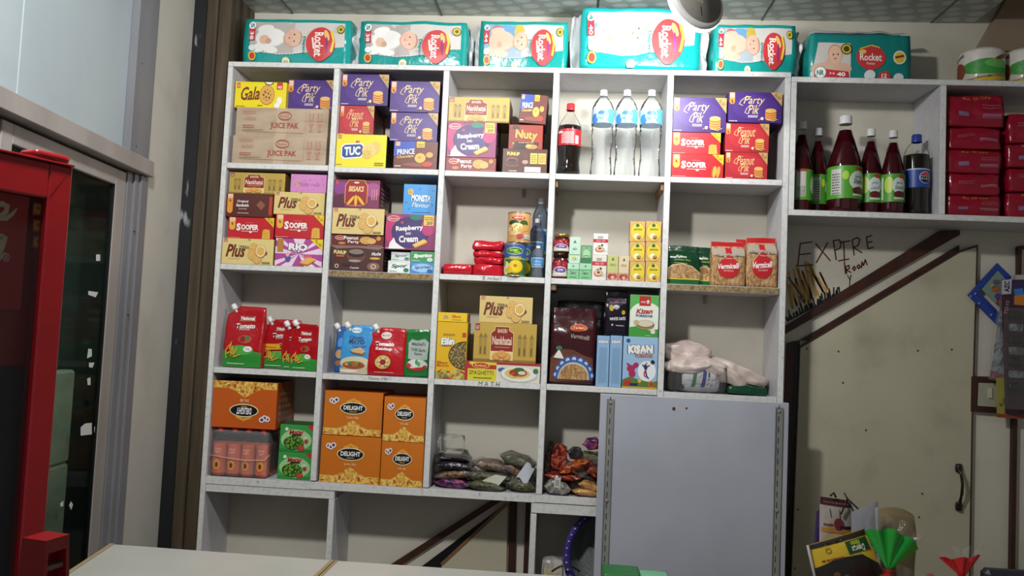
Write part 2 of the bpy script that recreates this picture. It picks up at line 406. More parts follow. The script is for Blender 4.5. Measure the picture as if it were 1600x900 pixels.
def soft(mb, w, d, h, key, k=(.3, .3, .1), n=10, nz=0, nf=12, seed=0, tx=None, ty=None, warp=None):
    """a padded shape: rounded cube-sphere on z 0..h, returns S(a, b, c)"""
    k = k if isinstance(k, tuple) else (k, k, k)
    def S(a, b, c):
        A, B, C = a*a, b*b, c*c
        x = a*sqrt(max(0, 1-k[0]*(B+C)/2+k[0]*B*C/3)); y = b*sqrt(max(0, 1-k[1]*(A+C)/2+k[1]*A*C/3)); z = c*sqrt(max(0, 1-k[2]*(A+B)/2+k[2]*A*B/3))
        if tx: x *= tx(c)
        if ty: y *= ty(c)
        p = Vector((x*w/2, y*d/2, (z+1)*h/2))
        if nz:
            q = p*nf+Vector((seed*7.3, seed*3.1, seed)); e = noise.noise_vector(q)*nz
            p = p+Vector((e.x, e.y, e.z*min(1, (z+1)*1.2)))
        if warp: p = warp(p, a, b, c)
        return p
    idx = {}; vs = []; fs = []
    def vid(a, b, c):
        q = (round(a, 4), round(b, 4), round(c, 4))
        if q not in idx: idx[q] = len(vs); vs.append(S(a, b, c))
        return idx[q]
    for ax in range(3):
        for sg in (-1, 1):
            def P(i, j):
                u, v = -1+2*i/n, -1+2*j/n; t = [0, 0, 0]; t[ax] = sg; t[(ax+1) % 3] = u; t[(ax+2) % 3] = v; return vid(*t)
            for i in range(n):
                for j in range(n):
                    q = (P(i, j), P(i+1, j), P(i+1, j+1), P(i, j+1)); fs.append(q if sg > 0 else q[::-1])
    mb.add(vs, fs, key, True); return S
def soft_face(mb, S, w, h, cv=.018, off=.0015, u0=0, u1=1, v0=0, v1=1):
    def fn(u, v, o):
        p = S(2*(u0+(u1-u0)*u)-1, -1, 2*(v0+(v1-v0)*v)-1); return (p.x, p.y-o, p.z)
    return Face(mb, fn, w, h, cv, off, .00015)
def drum_face(mb, R, z0, z1, a0=-pi/2, span=pi, off=.0006):
    """artwork round a can or bottle; R radius or R(z)"""
    rr = R if callable(R) else (lambda z: R); rm = rr((z0+z1)/2); H = z1-z0
    def fn(u, v, o):
        z = z0+v*H; a = a0+(u-.5)*span; return ((rr(z)+o)*cos(a), (rr(z)+o)*sin(a), z)
    return Face(mb, fn, rm*span, H, .009, off, .00012)

# ================================================================== THE SETTING
def S1(name, key, *boxes, **kw):
    m = MB()
    for b in boxes: m.box(*b, key, .001)
    return structure(name, m, **kw)
S1('floor', '#6d675e m', (-.9, 3.9, -4.2, .4, -.05, 0))
wb = MB(); wb.box(-.6, 3.9, .242, .34, 0, 3.6, 'cream_wall'); wall_back = structure('wall_back', wb)
S1('wall_right', 'cream_wall', (3.9, 4.0, -4.2, .34, 0, 3.6))
cm = MB(); cm.box(-.7, 3.07, -4.2, .241, 2.98, 3.01, 'ceiling_tile')
for x in (.148, .819, 1.5, 2.199, 2.898): cm.box(x-.004, x+.004, -4.2, .24, 2.977, 2.98, '#4c5150', .0005)
for y in (-.5, -1.18, -1.86, -2.54): cm.box(-.7, 3.07, y-.003, y+.003, 2.9775, 2.98, '#5c6160', .0005)
structure('ceiling', cm)
S1('ceiling_raised', 'cream_wall', (3.07, 3.9, -4.2, .241, 3.6, 3.63), (3.05, 3.07, -4.2, .241, 3.011, 3.6))
sm = MB(); sm.prism([(3.068, 2.853), (3.178, 3.063), (3.46, 3.6), (3.9, 3.6), (3.9, 2.83)], .2, .2415, 'taupe_beam'); structure('trim_1', sm)

# left wall (its own axes: x runs from the corner into the room, y points into the room)
LWROT = (0, 0, math.atan2(-.9952, .0975)); LWLOC = (-.18, 0, 0)
S1('wall_left', 'left_plaster', (-.25, .345, -.12, 0, 0, 2.979), loc=LWLOC, rot=LWROT)
S1('wall_left_low', 'left_plaster', (2.3, 4.0, -.12, 0, 0, 2.979), loc=LWLOC, rot=LWROT)
pm = MB(); pm.box(-.124, -.078, -.012, .241, 0, 2.979, 'brown_post', .004).box(-.0775, -.026, .002, .241, 0, 2.979, 'brown_post', .003); structure('trim_2', pm)
S1('trim_3', 'black_tar', (-.2, -.126, -.008, .1, 0, 2.979))
# sliding window unit with boarded panels above
w1 = MB()
w1.box(.346, .40, -.05, .012, 0, 2.11, 'aluminium_blue', .002).box(.404, .433, -.05, .004, 0, 2.11, 'aluminium_blue', .002).box(.437, .472, -.05, -.004, 0, 2.11, 'aluminium_blue', .002)
w1.box(.346, .50, -.05, .008, 2.172, 2.979, 'aluminium_blue', .003)
w1.box(.346, 2.3, -.05, .03, 2.112, 2.17, 'aluminium', .003).box(.346, 2.3, -.06, .01, 0, .06, 'aluminium', .003)
for z in (2.2, 2.5, 2.86, 1.9, 1.6): w1.box(.452 if z > 2.17 else .415, .457 if z > 2.17 else .42, .003, .01, z, z+.006, '#3c3c40', .001)
win = structure('window_1', w1, loc=LWLOC, rot=LWROT)
def sash(s0, s1, y):
    m = MB(); z0, z1 = .062, 2.102
    m.box(s0, s0+.07, y, y+.02, z0, z1, 'aluminium', .002).box(s1-.05, s1, y, y+.02, z0, z1, 'aluminium', .002)
    m.box(s0+.07, s1-.05, y, y+.02, z1-.055, z1, 'aluminium', .002).box(s0+.07, s1-.05, y, y+.02, z0, z0+.06, 'aluminium', .002)
    m.box(s0+.0705, s0+.075, y+.002, y+.018, z0+.06, z1-.055, '#0c0f0f', .0005)
    o = structure('sash_frame', m, win)
    g = MB(); g.box(s0+.072, s1-.052, y+.007, y+.011, z0+.05, z1-.05, 'window_glass', .0003); structure('glass_pane', g, o)
    return o
sa = sash(.477, 1.18, -.028); sash(1.14, 2.2, -.052)
for pts in ([(134, 668), (141, 662), (151, 661), (151, 679), (134, 681)], [(155, 667), (162, 667), (161, 677), (155, 676)], [(146, 545), (151, 546), (151, 557), (144, 560)], [(144, 592), (149, 590), (149, 602), (145, 602)], [(147, 567), (155, 567), (152, 575), (147, 574)], [(116, 790), (119, 784), (122, 789), (119, 797)], [(102, 787), (107, 783), (107, 791), (103, 792)], [(158, 398), (164, 398), (164, 408), (158, 408)], [(146, 455), (161, 457), (157, 465), (146, 461)]):
    m = MB(); q = [wall_at(x, y) for x, y in pts]; m.prism(q, -.0165, -.0158, '#c9d0cc'); structure('paper_scrap', m, win)
bp = MB(); bp.box(.502, 1.113, -.03, -.018, 2.171, 2.979, 'pale_board').box(1.117, 2.3, -.03, -.018, 2.171, 2.979, 'pale_board'); structure('window_upper_board', bp, win)
S1('outside_shade_sheet', 'outside_dark', (.35, 3.2, -.14, -.11, 0, 2.17), loc=LWLOC, rot=LWROT)  # sheet close behind the glass, coloured to give the darkness outside
for i, (z0, z1, lb) in enumerate(((1.115, 1.415, 'uppermost'), (.80, 1.112, 'middle'), (.47, .797, 'lowest'))):
    m = MB(); m.box(.615, .85, -.109, -.06, z0, z1, 'foam_block', .008); o = m.build('foam_block', None, LWLOC, LWROT)
    tag(o, 'pale green foam block behind the window glass, %s of the stack' % lb, 'block', 'foam blocks stacked outside the window')
m = MB(); m.box(.55, .95, -.109, -.06, 0, .469, 'outside_dark', .004); structure('trim_4', m, loc=LWLOC, rot=LWROT)

# stair-side panelling on the back wall, drawn at y = .24
def wallshape(name, px, key, y0=.228, y1=.2415, parent=None):
    m = MB(); q = [at(x, y, y0) for x, y in px]; m.prism([(p.x, p.z) for p in q], y0, y1, key); return structure(name, m, parent)
wallshape('trim_5', [(1225, 511), (1470, 360), (1500, 360), (1500, 367), (1487, 374), (1225, 523)], 'brown_trim')
wallshape('trim_6', [(1250, 532), (1499, 383), (1499, 399), (1262, 532)], 'brown_trim')
wallshape('trim_7', [(1230, 536), (1242, 533), (1228, 905), (1216, 905)], 'brown_trim')
wallshape('trim_8', [(1242.5, 533), (1250, 532), (1236, 905), (1228.5, 905)], '#0e0a09', .235)
wallshape('trim_9', [(1518, 588), (1560, 589), (1560, 598), (1528, 597), (1526, 635), (1600, 641), (1600, 649), (1517, 643)], 'brown_trim', .22)
wallshape('trim_10', [(1583, 655), (1590, 655), (1586, 905), (1579, 905)], 'brown_trim', .22)
wallshape('trim_11', [(1591, 386), (1594, 384), (1610, 384), (1610, 389), (1597, 389), (1596, 430), (1591, 430)], 'brown_trim', .22)
wallshape('trim_12', [(603, 887), (772, 779), (789, 779), (622, 887)], 'brown_trim')
wallshape('trim_13', [(796, 779), (808, 779), (805, 905), (793, 905)], 'brown_trim')
wallshape('trim_14', [(822, 779), (828, 779), (825, 905), (817, 905)], 'brown_trim')
wallshape('opening_shade_sheet', [(655, 888), (782, 793), (789, 790), (691, 880), (690, 893)], '#0b0a0c', .238)  # flat black sheet; shade inside the triangular opening put in as colour
d = MB(); q = [at(x, y, .225) for x, y in [(690, 880), (793, 787), (791, 905), (690, 905)]]; d.prism([(p.x, p.z) for p in q], .225, .2415, 'cream_panel')
q = [at(x, y, .222) for x, y in [(688, 880), (792, 784), (793, 790), (691, 884)]]; d.prism([(p.x, p.z) for p in q], .222, .2249, '#7d5a3c'); structure('door_2', d)
d = MB(); q = [at(x, y, .222) for x, y in [(1251, 541), (1500, 393), (1527, 384), (1519, 660), (1510, 1200), (1226, 1200)]]
d.prism([(p.x, p.z) for p in q], .222, .2415, 'cream_panel'); d1 = structure('door_1', d)
e = MB(); q = [at(x, y, .22) for x, y in [(1249, 541), (1500, 391), (1528.5, 382), (1520.5, 660), (1511.5, 1200), (1509, 1200), (1518, 660), (1526, 386), (1500, 394.5), (1251, 544)]]
vs = [(p.x, .2205, p.z) for p in q]; e.add(vs, [(i, i+1, 8-i, 9-i) for i in range(4)], '#3a241a'); structure('panel_edge', e, d1)
hd = MB(); hp = [at(x, y, yy) for x, y, yy in [(1498, 730, .221), (1499, 733, .2), (1502, 742, .188), (1504, 757, .182), (1503, 772, .185), (1500, 784, .195), (1498, 792, .221)]]
hd.tube(hp, [.009, .007, .006, .006, .006, .007, .009], '#231a18 k')
for x, y in ((1498, 731), (1498, 791)): p = at(x, y, .218); hd.lathe([(.012, -.016), (.014, 0), (.011, .016)], '#231a18 k', 12, p)
structure('door_handle', hd, d1)
for x, y in ((1261, 545), (1310, 549), (1434, 548), (1487, 546), (1317, 598), (1353, 672), (1441, 771), (1436, 808), (1247, 796), (1242, 888)):
    p = at(x, y, .2215); s = MB(); s.lathe([(.003, -.003), (.003, .003)], '#2a231c', 8, (p.x, .2215, p.z)); structure('nail_head', s, d1)
sw = MB(); q = [at(x, y, .225) for x, y in [(1528.5, 598), (1557, 599), (1556, 636), (1527, 634)]]; sw.prism([(p.x, p.z) for p in q], .222, .2415, '#a9a794')
q = [at(x, y, .22) for x, y in [(1544, 606), (1550, 606), (1550, 622), (1544, 622)]]; sw.prism([(p.x, p.z) for p in q], .217, .2225, '#c6c3ae')
o = sw.build('switch_plate'); tag(o, 'cream electric switch plate framed in brown beside the tall door', 'switch')

# writing and painted marks on the wall under the bottle shelf
def scrawl(strokes, w, key, name, sc=3.213, ox=1220, oy=340, y=.2408):
    m = MB()
    for st in strokes:
        pts = [at(ox+a/sc, oy+b/sc, y) for a, b in st]
        for p, q in zip(pts, pts[1:]):
            dd = Vector((q.x-p.x, 0, q.z-p.z)); n = Vector((-dd.z, 0, dd.x)).normalized()*w/2; e = dd.normalized()*w*.3
            m.add([p+n-e, q+n+e, q-n+e, p-n-e], [(0, 3, 2, 1)], key)
    return structure(name, m, wall_back)
scrawl([[(157, 122), (98, 130), (85, 242), (160, 238)], [(90, 186), (150, 180)], [(175, 130), (248, 216)], [(236, 125), (178, 226)],
        [(264, 115), (278, 211)], [(264, 116), (295, 112), (303, 130), (298, 152), (272, 165)], [(295, 125), (347, 117)], [(316, 120), (319, 215)], [(290, 217), (342, 208)],
        [(359, 112), (368, 188)], [(360, 112), (385, 100), (397, 110), (388, 140), (365, 150), (407, 176)], [(457, 90), (430, 98), (438, 156), (465, 150)], [(432, 126), (458, 121)],
        [(319, 222), (325, 282)], [(325, 247), (331, 279)], [(325, 247), (343, 240), (343, 256), (328, 262), (352, 275)],
        [(368, 245), (376, 254), (368, 266), (360, 256), (368, 245)], [(391, 236), (399, 244), (391, 256), (383, 246), (391, 236)], [(405, 252), (407, 222), (415, 240), (424, 212), (433, 236)]], .0055, '#5c241e', 'handwriting')
scrawl([[(335, 290), (347, 312), (353, 288)], [(347, 310), (345, 352)]], .004, '#2a2320', 'pen_mark')
rnd = random.Random(4)
scrawl([[(60+i*9+rnd.uniform(-8, 8), 470-i*5+rnd.uniform(-20, 10)), (30+i*8+rnd.uniform(-25, 10), 330-i*3+rnd.uniform(-80, 30))] for i in range(22)], .008, 'scorch', 'painted_reeds', y=.2412)
scrawl([[(35+i*6.2, 520-i*3.3), (35+i*6.2+rnd.uniform(-14, 2), 520-i*3.3-rnd.uniform(12, 48))] for i in range(43)]+[[(110, 400), (38, 300)], [(120, 430), (95, 395)]], .006, '#15181a', 'painted_grass', y=.241)

# ------------------------------------------------------------------ shelving units
DIV = [(.428, .452), (.883, .907), (1.330, 1.354), (1.785, 1.809)]
CELLX = [(0, .428), (.452, .883), (.907, 1.330), (1.354, 1.785), (1.809, 2.242)]
ZR = [[2.249, 2.245, 2.243, 2.243, 2.244], [1.830, 1.821, 1.824, 1.824, 1.820], [1.408, 1.404, 1.405, 1.405, 1.398], [.970, .972, .973, .975, .975]]
unit = empty('shelving_unit', 'large white laminate shelving unit of five bays filled with groceries', 'shelves', (1.12, .12, 0))
def part(name, key, b, parent=unit, front='edge_band', bev=.0015):
    m = MB(); ox, oy = parent.location.x, parent.location.y
    m.box(b[0]-ox, b[1]-ox, b[2]-oy, b[3]-oy, b[4], b[5], key, bev, {'front': front}); return m.build(name, parent)
YB = .2405
part('top_board', 'white_laminate', (-.022, 2.265, 0, YB, 2.652, 2.673))
part('side_panel', 'white_laminate', (-.022, -.0002, 0, YB, 0, 2.6518)); part('side_panel', 'white_laminate', (2.2422, 2.265, 0, YB, 0, 2.6518))
for a, b in DIV: part('divider', 'white_laminate', (a, b, 0, YB, .976, 2.6518))
for r in range(3):
    for c in range(5):
        z = ZR[r][c]; a, b = CELLX[c]; wood = (r, c) in ((1, 1), (1, 4))
        o = part('shelf', 'white_laminate', (a+.0004, b-.0004, .001, YB, z-(.026 if wood else .023), z), front='chipboard' if wood else 'edge_band')
        if wood: o['label'] = 'shelf with raw chipboard front edge'
m = MB()
for c in range(5): m.box(max(-.0218, CELLX[c][0]-.024)-1.12+(.022 if c == 0 else 0), CELLX[c][1]-1.12, -.12, YB-.12, ZR[3][c]-.03, ZR[3][c]-.0002, 'white_laminate', .001, {'front': 'edge_band'})
m.build('shelf', unit)
part('rail', 'white_laminate', (0, .53, .003, .03, .908, .9395)); part('rail', 'white_laminate', (1.314, 2.242, .003, .03, .903, .9425))
for a in (.508, 1.313): part('divider', 'white_laminate', (a, a+.024, 0, YB, .46, .9 if a > 1 else .9075))
part('shelf', 'white_laminate', (0, 2.242, 0, YB, .435, .4598))
for x, y, c in ((819, 297, 3), (1103, 463, 5)):     # small angle brackets at the back under shelves
    p = at(x, y, .225); m = MB(); ox = 1.12
    m.box(p.x-ox-.006, p.x-ox+.006, .1125, .1185, p.z-.03, p.z+.02, '#8f8a80 s', .001).box(p.x-ox-.012, p.x-ox+.012, .08, .1185, p.z+.02, p.z+.024, '#3a3632 s', .001); m.build('bracket', unit)
for x0, x1 in ((1.3545, 1.366), (1.773, 1.7845)):
    m = MB(); m.box(x0-1.12, x1-1.12, -.105, .10, 2.19, 2.2195, '#8a6848', .002); b = m.build('batten', unit); b['label'] = 'brown wood batten'
m = MB(); m.box(1.3545-1.12, 1.376-1.12, -.11, .09, 1.776, 1.8005, '#8a6848', .002); b = m.build('batten', unit); b['label'] = 'brown wood batten'
# pencilled words on shelf edges
def shelfword(txt, px, py, w, h, rot=0, shear=.1):
    p = at(px, py, -.001); m = MB(); f = flat(m, (p.x-1.12-w/2, -.1202, p.z-h/2), (1, 0, 0), (0, 0, 1), w, h, .0002); f.text(txt, .5, .5, 1, 1, '#45413d', rot, shear, -.01); m.build('pencil_note', unit)
shelfword('M A T H', 764, 600, .085, .018); shelfword('Sihama 3781', 591, 591.5, .08, .011); shelfword('E nriurl', 769, 434.5, .075, .014)

unit2 = empty('wall_cabinet', 'open grey-white wall cabinet holding dark syrup bottles and red packets', 'cabinet', (2.93, .12, 2.105))
def part2(name, b):
    m = MB(); m.box(b[0]-2.93, b[1]-2.93, b[2]-.12, b[3]-.12, b[4]-2.105, b[5]-2.105, 'white_laminate', .0015, {'front': 'edge_band'}); return m.build(name, unit2)
part2('top_board', (2.2665, 3.62, 0, YB, 2.634, 2.656)); part2('bottom_board', (2.2665, 3.62, -.004, YB, 2.105, 2.128))
part2('side_panel', (2.2665, 2.288, 0, YB, 2.1282, 2.6338)); part2('divider', (2.833, 2.855, 0, YB, 2.1282, 2.6338)); part2('side_panel', (3.598, 3.62, 0, YB, 2.1282, 2.6338))

# white leaning board with slotted rails
wbd = empty('display_board', 'large grey-white board with slotted steel rails leaning in front of the shelves', 'board', (1.918, -.045, 0))
m = MB(); m.box(-.354, .354, -.010, .008, 0, 1.382, 'whiteboard', .0015, {'top': 'edge_band', 'left': 'edge_band'})
fb = flat(m, (-.354, -.010, 0), (1, 0, 0), (0, 0, 1), .708, 1.382)
fb.ell(.395, .969, .009, .005, '#5a3418'); fb.ell(.462, .972, .006, .003, '#5a3418'); m.build('board', wbd)
for x in (-.315, .317):
    m = MB(); m.box(x-.0135, x+.0135, -.0135, -.0102, .02, 1.365, 'steel_rail', .001); m.box(x-.0135, x-.011, -.019, -.0134, .02, 1.365, 'steel_rail', .0005); m.box(x+.011, x+.0135, -.019, -.0134, .02, 1.365, 'steel_rail', .0005)
    for i in range(34): m.box(x-.002, x+.001, -.0139, -.0134, .03+i*.04, .052+i*.04, '#1d1d1d', .0002)
    m.build('slotted_rail', wbd)
    for z in (1.35, .98, .6):
        s = MB(); s.lathe([(.007, 0), (.006, .003), (.002, .004)], 'steel_rail', 12); q = s.build('screw', wbd, (x, -.0137, z), (pi/2, 0, 0))

# counter
def counter(name, pts, label, zt=.9):
    m = MB(); c = (sum(p[0] for p in pts)/len(pts), sum(p[1] for p in pts)/len(pts)); e = empty(name, label, 'counter', (c[0], c[1], 0))
    q = [(a-c[0], b-c[1]) for a, b in pts]
    m.prism(q, zt-.022, zt, 'counter_white', 'xy'); m.build('worktop', e)
    k = MB(); k.prism([(a*.97, b*.93) for a, b in q], .0, zt-.0222, '#b9b7ae', 'xy'); k.build('base_panel', e)
    return e, q
c1, q1 = counter('shop_counter', [(.765, -.768), (.073, -.755), (.165, -1.3), (.605, -1.3), (.605, -2.1), (.765, -2.1)], 'white laminate counter end section at the left wall, with tan wooden edge strip')
m = MB()
a, b = Vector((*q1[1], 0)), Vector((*q1[2], 0)); n = Vector((-.012, -.002, 0)); m.add([(a+Vector((0, 0, .876))), b+Vector((0, 0, .876)), b+n+Vector((0, 0, .876)), a+n+Vector((0, 0, .876)), a+Vector((0, 0, .903)), b+Vector((0, 0, .903)), b+n+Vector((0, 0, .903)), a+n+Vector((0, 0, .903))], [(0, 1, 2, 3), (4, 7, 6, 5), (0, 4, 5, 1), (2, 6, 7, 3), (1, 5, 6, 2), (0, 3, 7, 4)], '#a89877')
m.box(q1[0][0]-.012, q1[0][0], -.8, q1[0][1], .9003, .902, '#a4906a', .0005); m.build('edge_strip', c1)
c2, q2 = counter('shop_counter', [(3.4, -.768), (.7685, -.768), (.7685, -1.4), (3.4, -1.4)], 'white laminate counter section running to the right, past the seam')
m = MB(); m.box(q2[1][0], q2[1][0]+.008, q2[2][1], q2[1][1], .9003, .902, '#a4906a', .0005); m.build('edge_strip', c2)

# ------------------------------------------------------------------ the lamp hanging in front of the shelves
LC = at(1093, -3, -.60); LV = ray(1093, -3).normalized(); _p = (CR*-.75+CU*-.66); _p = (_p-LV*_p.dot(LV)).normalized(); LN = LV*.62+_p*.785
lq = LN.to_track_quat('Z', 'Y').to_euler()
lamp = empty('hanging_lamp', 'round white lamp disc hanging tilted from the ceiling, its grey back to the room', 'lamp', LC)
m = MB(); m.lathe([(.089, 0), (.100, .004), (.103, .012), (.103, .022)], '#e6e6e4', 40); m.build('housing', lamp, (0, 0, 0), lq)
bk = MB(); bk.lathe([(.088, -.0012), (.088, .0002)], '#8f8c86', 40)
fl = Face(bk, lambda u, v, o: ((u-.5)*.18, (v-.5)*.18, -.0013-o), .18, .18, 0, .0002)
fl.rect(.43, .40, .57, .62, '#a59f88'); fl.line([(.5, .14), (.5, .32)], .018, '#26221f'); fl.line([(.5, .7), (.5, .88)], .018, '#26221f'); fl.dot(.3, .25, .008, '#3a342e'); fl.dot(.7, .22, .008, '#3a342e'); fl.dot(.72, .75, .008, '#3a342e')
b_ = bk.build('back_plate', lamp, (0, 0, 0), lq); b_['label'] = 'grey metal back plate'
gm = MB(); gm.lathe([(.1031, .016), (.1055, .022), (.103, .034), (.08, .038), (.0001, .0385)], 'lamp_glow', 40, caps=False); gm.build('diffuser', lamp, (0, 0, 0), lq)
cd = MB(); cd.tube([(0, 0, 0), (-.02, -.03, .05), (-.03, -.02, .1), (-.03, -.02, 2.979-LC.z)], .003, '#d8d8d4'); cd.build('cord', lamp)
ao = area('hanging_lamp_light', LC+LN*.045, LC+LN, .18, 9, (1, 1, 1)); ao.parent = lamp; ao.location = LN*.045

# ================================================================== PRINTED ARTWORK
W_ = '#f4f2ee'
def lu(f, x0=.03, x1=.13, y0=.55, y1=.97, c='#e79a3c'):
    f.rect(x0, y0, x1, y1, c); f.dot((x0+x1)/2, y0+(x1-x0)*.15, (x1-x0)/2, c)
    f.rect(x0+.012, y1-.17, x1-.012, y1-.03, '#f3e3dc'); f.text('LU', (x0+x1)/2, y1-.10, (x1-x0)*.5, .09, '#c03a2c'); f.ell((x0+x1)/2, y1-.3, .018, .07, '#9a4a2a', rot=20)
def corner(f, c, t='Rs.50', tc='#6a4a2c'):
    f.poly([(.78, 1), (1, 1), (1, .55)], c); f.text(t, .915, .86, .13, .1, tc, -42)
def biscuit(f, x, y, rx, ry, c='#dba658', d='#a8682c', n=6):
    f.ell(x, y, rx*1.06, ry*1.06, d); f.ell(x, y, rx, ry, c)
    for i in range(n): a = 2*pi*i/n; f.ell(x+rx*.55*cos(a), y+ry*.55*sin(a), rx*.09, ry*.09, d, 8)
def pik(word, base, dark, gold, cr):
    def art(f):
        f.ell(.5, .5, .42, .40, base); lu(f, .02, .12, .66, .98); corner(f, '#c9a468', 'Rs.50')
        f.text(word, .48, .70, .40 if word == 'Party' else .42, .33, gold, 0, .35, .004); f.text('Pik', .47, .43, .21, .30, gold, 0, .35, .004)
        f.line([(.27, .55), (.20, .60), (.24, .72), (.33, .84), (.42, .84)], .012, gold); f.line([(.36, .28), (.31, .32), (.34, .45), (.40, .56)], .012, gold)
        f.scrib(.37, .17, .55, .25, 4, W_, 2); f.scrib(.02, .03, .17, .07, 4, W_)
        f.ell(.80, .14, .12, .09, dark)
        for i, y in enumerate((.15, .22, .29, .36)): f.ell(.79, y, .105, .075, cr); f.ell(.79, y+.02, .105, .07, '#e8a24e')
        f.ell(.79, .40, .10, .065, '#f0bd6c'); f.line([(.70, .1), (.84, .06), (.92, .12)], .012, gold); f.ell(.63, .13, .03, .05, '#e8cfc0'); f.ell(.58, .09, .02, .03, cr)
    return art
party_pik = pik('Party', '#4f3083', '#3a2062', '#e8cf9e', '#b4602c'); peanut_pik = pik('Peanut', '#c2303a', '#8f1c24', '#eac789', '#8f4a20')
def gala(f):
    f.rect(.03, .75, .10, .95, '#d8504a'); f.text('LU', .065, .85, .045, .1, W_); f.text('Gala', .30, .55, .36, .52, '#7a2f1c', 3, .35, .02); f.line([(.24, .30), (.42, .36)], .015, '#7a2f1c')
    f.ell(.66, .98, .09, .10, '#2a2a22', a0=180, a1=360); f.ell(.66, .99, .07, .08, W_, a0=180, a1=360); biscuit(f, .63, .5, .14, .36, '#e0ad55', '#a56a28', 8)
    for a, b in ((.6, .6), (.66, .55), (.62, .42), (.68, .4), (.57, .5)): f.ell(a, b, .015, .04, '#5a3018', 8)
    f.rect(.82, .72, .93, .98, '#c8322c'); f.text('40', .875, .80, .08, .13, W_); f.ell(.88, .28, .055, .15, W_); f.ell(.84, .10, .06, .11, W_); f.scrib(.03, .04, .22, .08, 5, '#5c5212'); f.scrib(.46, .07, .56, .13, 2, '#6a2418')
def juice(f):
    c = '#a5584c'; c2 = '#b88070'
    f.rect(.44, .0, .55, 1, '#c2ad92'); f.ell(.53, .72, .075, .17, c); f.ell(.53, .72, .066, .10, '#b9a48b'); f.text('fresher', .53, .72, .10, .09, c, 0, .2); f.text('JUICE PAK', .53, .36, .31, .26, '#a04438', 0, 0, .03)
    f.scrib(.07, .78, .22, .92, 5, c2, 2); f.scrib(.10, .55, .22, .68, 4, c2, 2); f.scrib(.08, .28, .2, .42, 4, c, 2); f.line([(.07, .2), (.3, .22)], .004, '#6a5a4a'); f.line([(.76, .12), (.76, .9)], .004, c2); f.line([(.08, .16), (.74, .13)], .003, '#8a7860')
    for x in (.82, .91):
        f.rect(x-.025, .58, x-.012, .84, c2); f.rect(x+.012, .58, x+.025, .84, c2); f.rect(x-.03, .55, x+.03, .58, c2)
        f.poly([(x-.03, .48), (x+.03, .48), (x, .30)], c2); f.rect(x-.005, .22, x+.005, .34, c2); f.rect(x-.02, .19, x+.02, .22, c2)
def tuc(f):
    f.rect(.03, .86, .10, .98, '#b8403c'); f.text('LU', .065, .92, .045, .08, W_)
    for q, c, w in (((.10, .50, .28, .66), '#f1f0ea', 1.12), ((.10, .50, .28, .66), '#2b4f97', 1)):
        cx, cy = .33, .49; a = .205*w; b = .21*w+(.02 if w > 1 else 0)
        f.poly([(cx-a, cy-b*.72), (cx-a*.75, cy-b), (cx+a*.75, cy-b*.8), (cx+a, cy-b*.4), (cx+a, cy+b*.72), (cx+a*.75, cy+b), (cx-a*.75, cy+b*.85), (cx-a, cy+b*.5)], c)
    f.text('TUC', .33, .49, .32, .27, W_, 4, .1, .05); f.poly([(.38, .74), (.41, .84), (.43, .77), (.46, .83), (.46, .74)], '#c8402e')
    f.ell(.78, .60, .11, .19, '#e6c469', rot=-8); f.ell(.66, .52, .14, .22, '#efd07c', rot=20); f.ell(.62, .40, .09, .14, '#e3bf63', rot=20)
    for a, b in ((.62, .58), (.68, .6), (.64, .48), (.7, .5), (.66, .42), (.79, .62)): f.dot(a, b, .008, '#a8843a', 8)
    f.scrib(.02, .06, .13, .10, 4, '#6a6414'); f.scrib(.78, .06, .96, .18, 5, '#55500f', 2)
def prince(f):
    f.poly([(0, .45), (0, 1), (.5, 1), (.45, .62)], '#2c4fb4'); f.poly([(.45, .62), (.5, 1), (1, 1), (1, .5)], '#6b3026'); f.rect(.04, .82, .14, .98, '#e79a3c'); f.text('LU', .09, .90, .07, .1, W_)
    f.text('PRINCE', .28, .62, .40, .20, W_, 4, 0, .02, '#1c2c6c'); f.text('Chocolate', .27, .45, .38, .10, '#f2c884', 6, .3, .02, '#5a2014')
    f.rect(.52, .78, .70, 1, '#e8c434'); f.scrib(.54, .82, .68, .94, 3, '#6a4a10', 2); f.ell(.62, .42, .13, .19, '#7a431e'); f.ell(.61, .40, .125, .175, '#eab850'); f.ell(.6, .42, .04, .05, '#c98f34'); f.ell(.82, .5, .09, .12, '#7a431e'); f.ell(.82, .52, .08, .10, '#d9a048')
    f.ell(.5, .15, .3, .08, '#8a4a36'); f.ell(.78, .18, .12, .1, '#c23a2c'); f.scrib(.04, .08, .18, .14, 3, W_)
def raspberry(f):
    f.ell(.2, .55, .22, .45, '#c0306e'); f.ell(.5, .5, .38, .44, '#3c2a66'); f.ell(.5, .42, .30, .34, '#463075'); f.ell(.6, .92, .12, .08, '#1f7a66'); f.ell(.85, .65, .14, .24, '#b83470')
    f.ell(.15, .87, .12, .08, '#efe0dc'); f.ell(.15, .87, .108, .066, '#c8283a'); f.text('bisconni', .15, .87, .16, .05, W_)
    f.rect(.76, .70, .96, .99, '#e8c454'); f.text('20', .87, .77, .12, .09, '#5a3c10', 0, 0, .03); f.scrib(.78, .85, .94, .96, 3, '#8a6420', 2)
    f.poly([(.08, .02), (.10, .18), (.18, .34), (.22, .2), (.32, .1), (.42, .03)], W_); f.text('Raspberry', .48, .60, .54, .17, W_, 5, 0, .04); f.text('AND', .46, .46, .11, .07, W_, 3, 0, .02); f.text('Cream', .47, .31, .38, .19, W_, 4, 0, .04)
    f.poly([(.55, .12), (.80, .26), (.86, .20), (.62, .05)], '#b47a2c'); f.poly([(.55, .15), (.78, .32), (.85, .25), (.62, .09)], '#efc367'); f.dot(.33, .76, .03, '#c83a5a'); f.scrib(.03, .03, .12, .06, 3, W_)
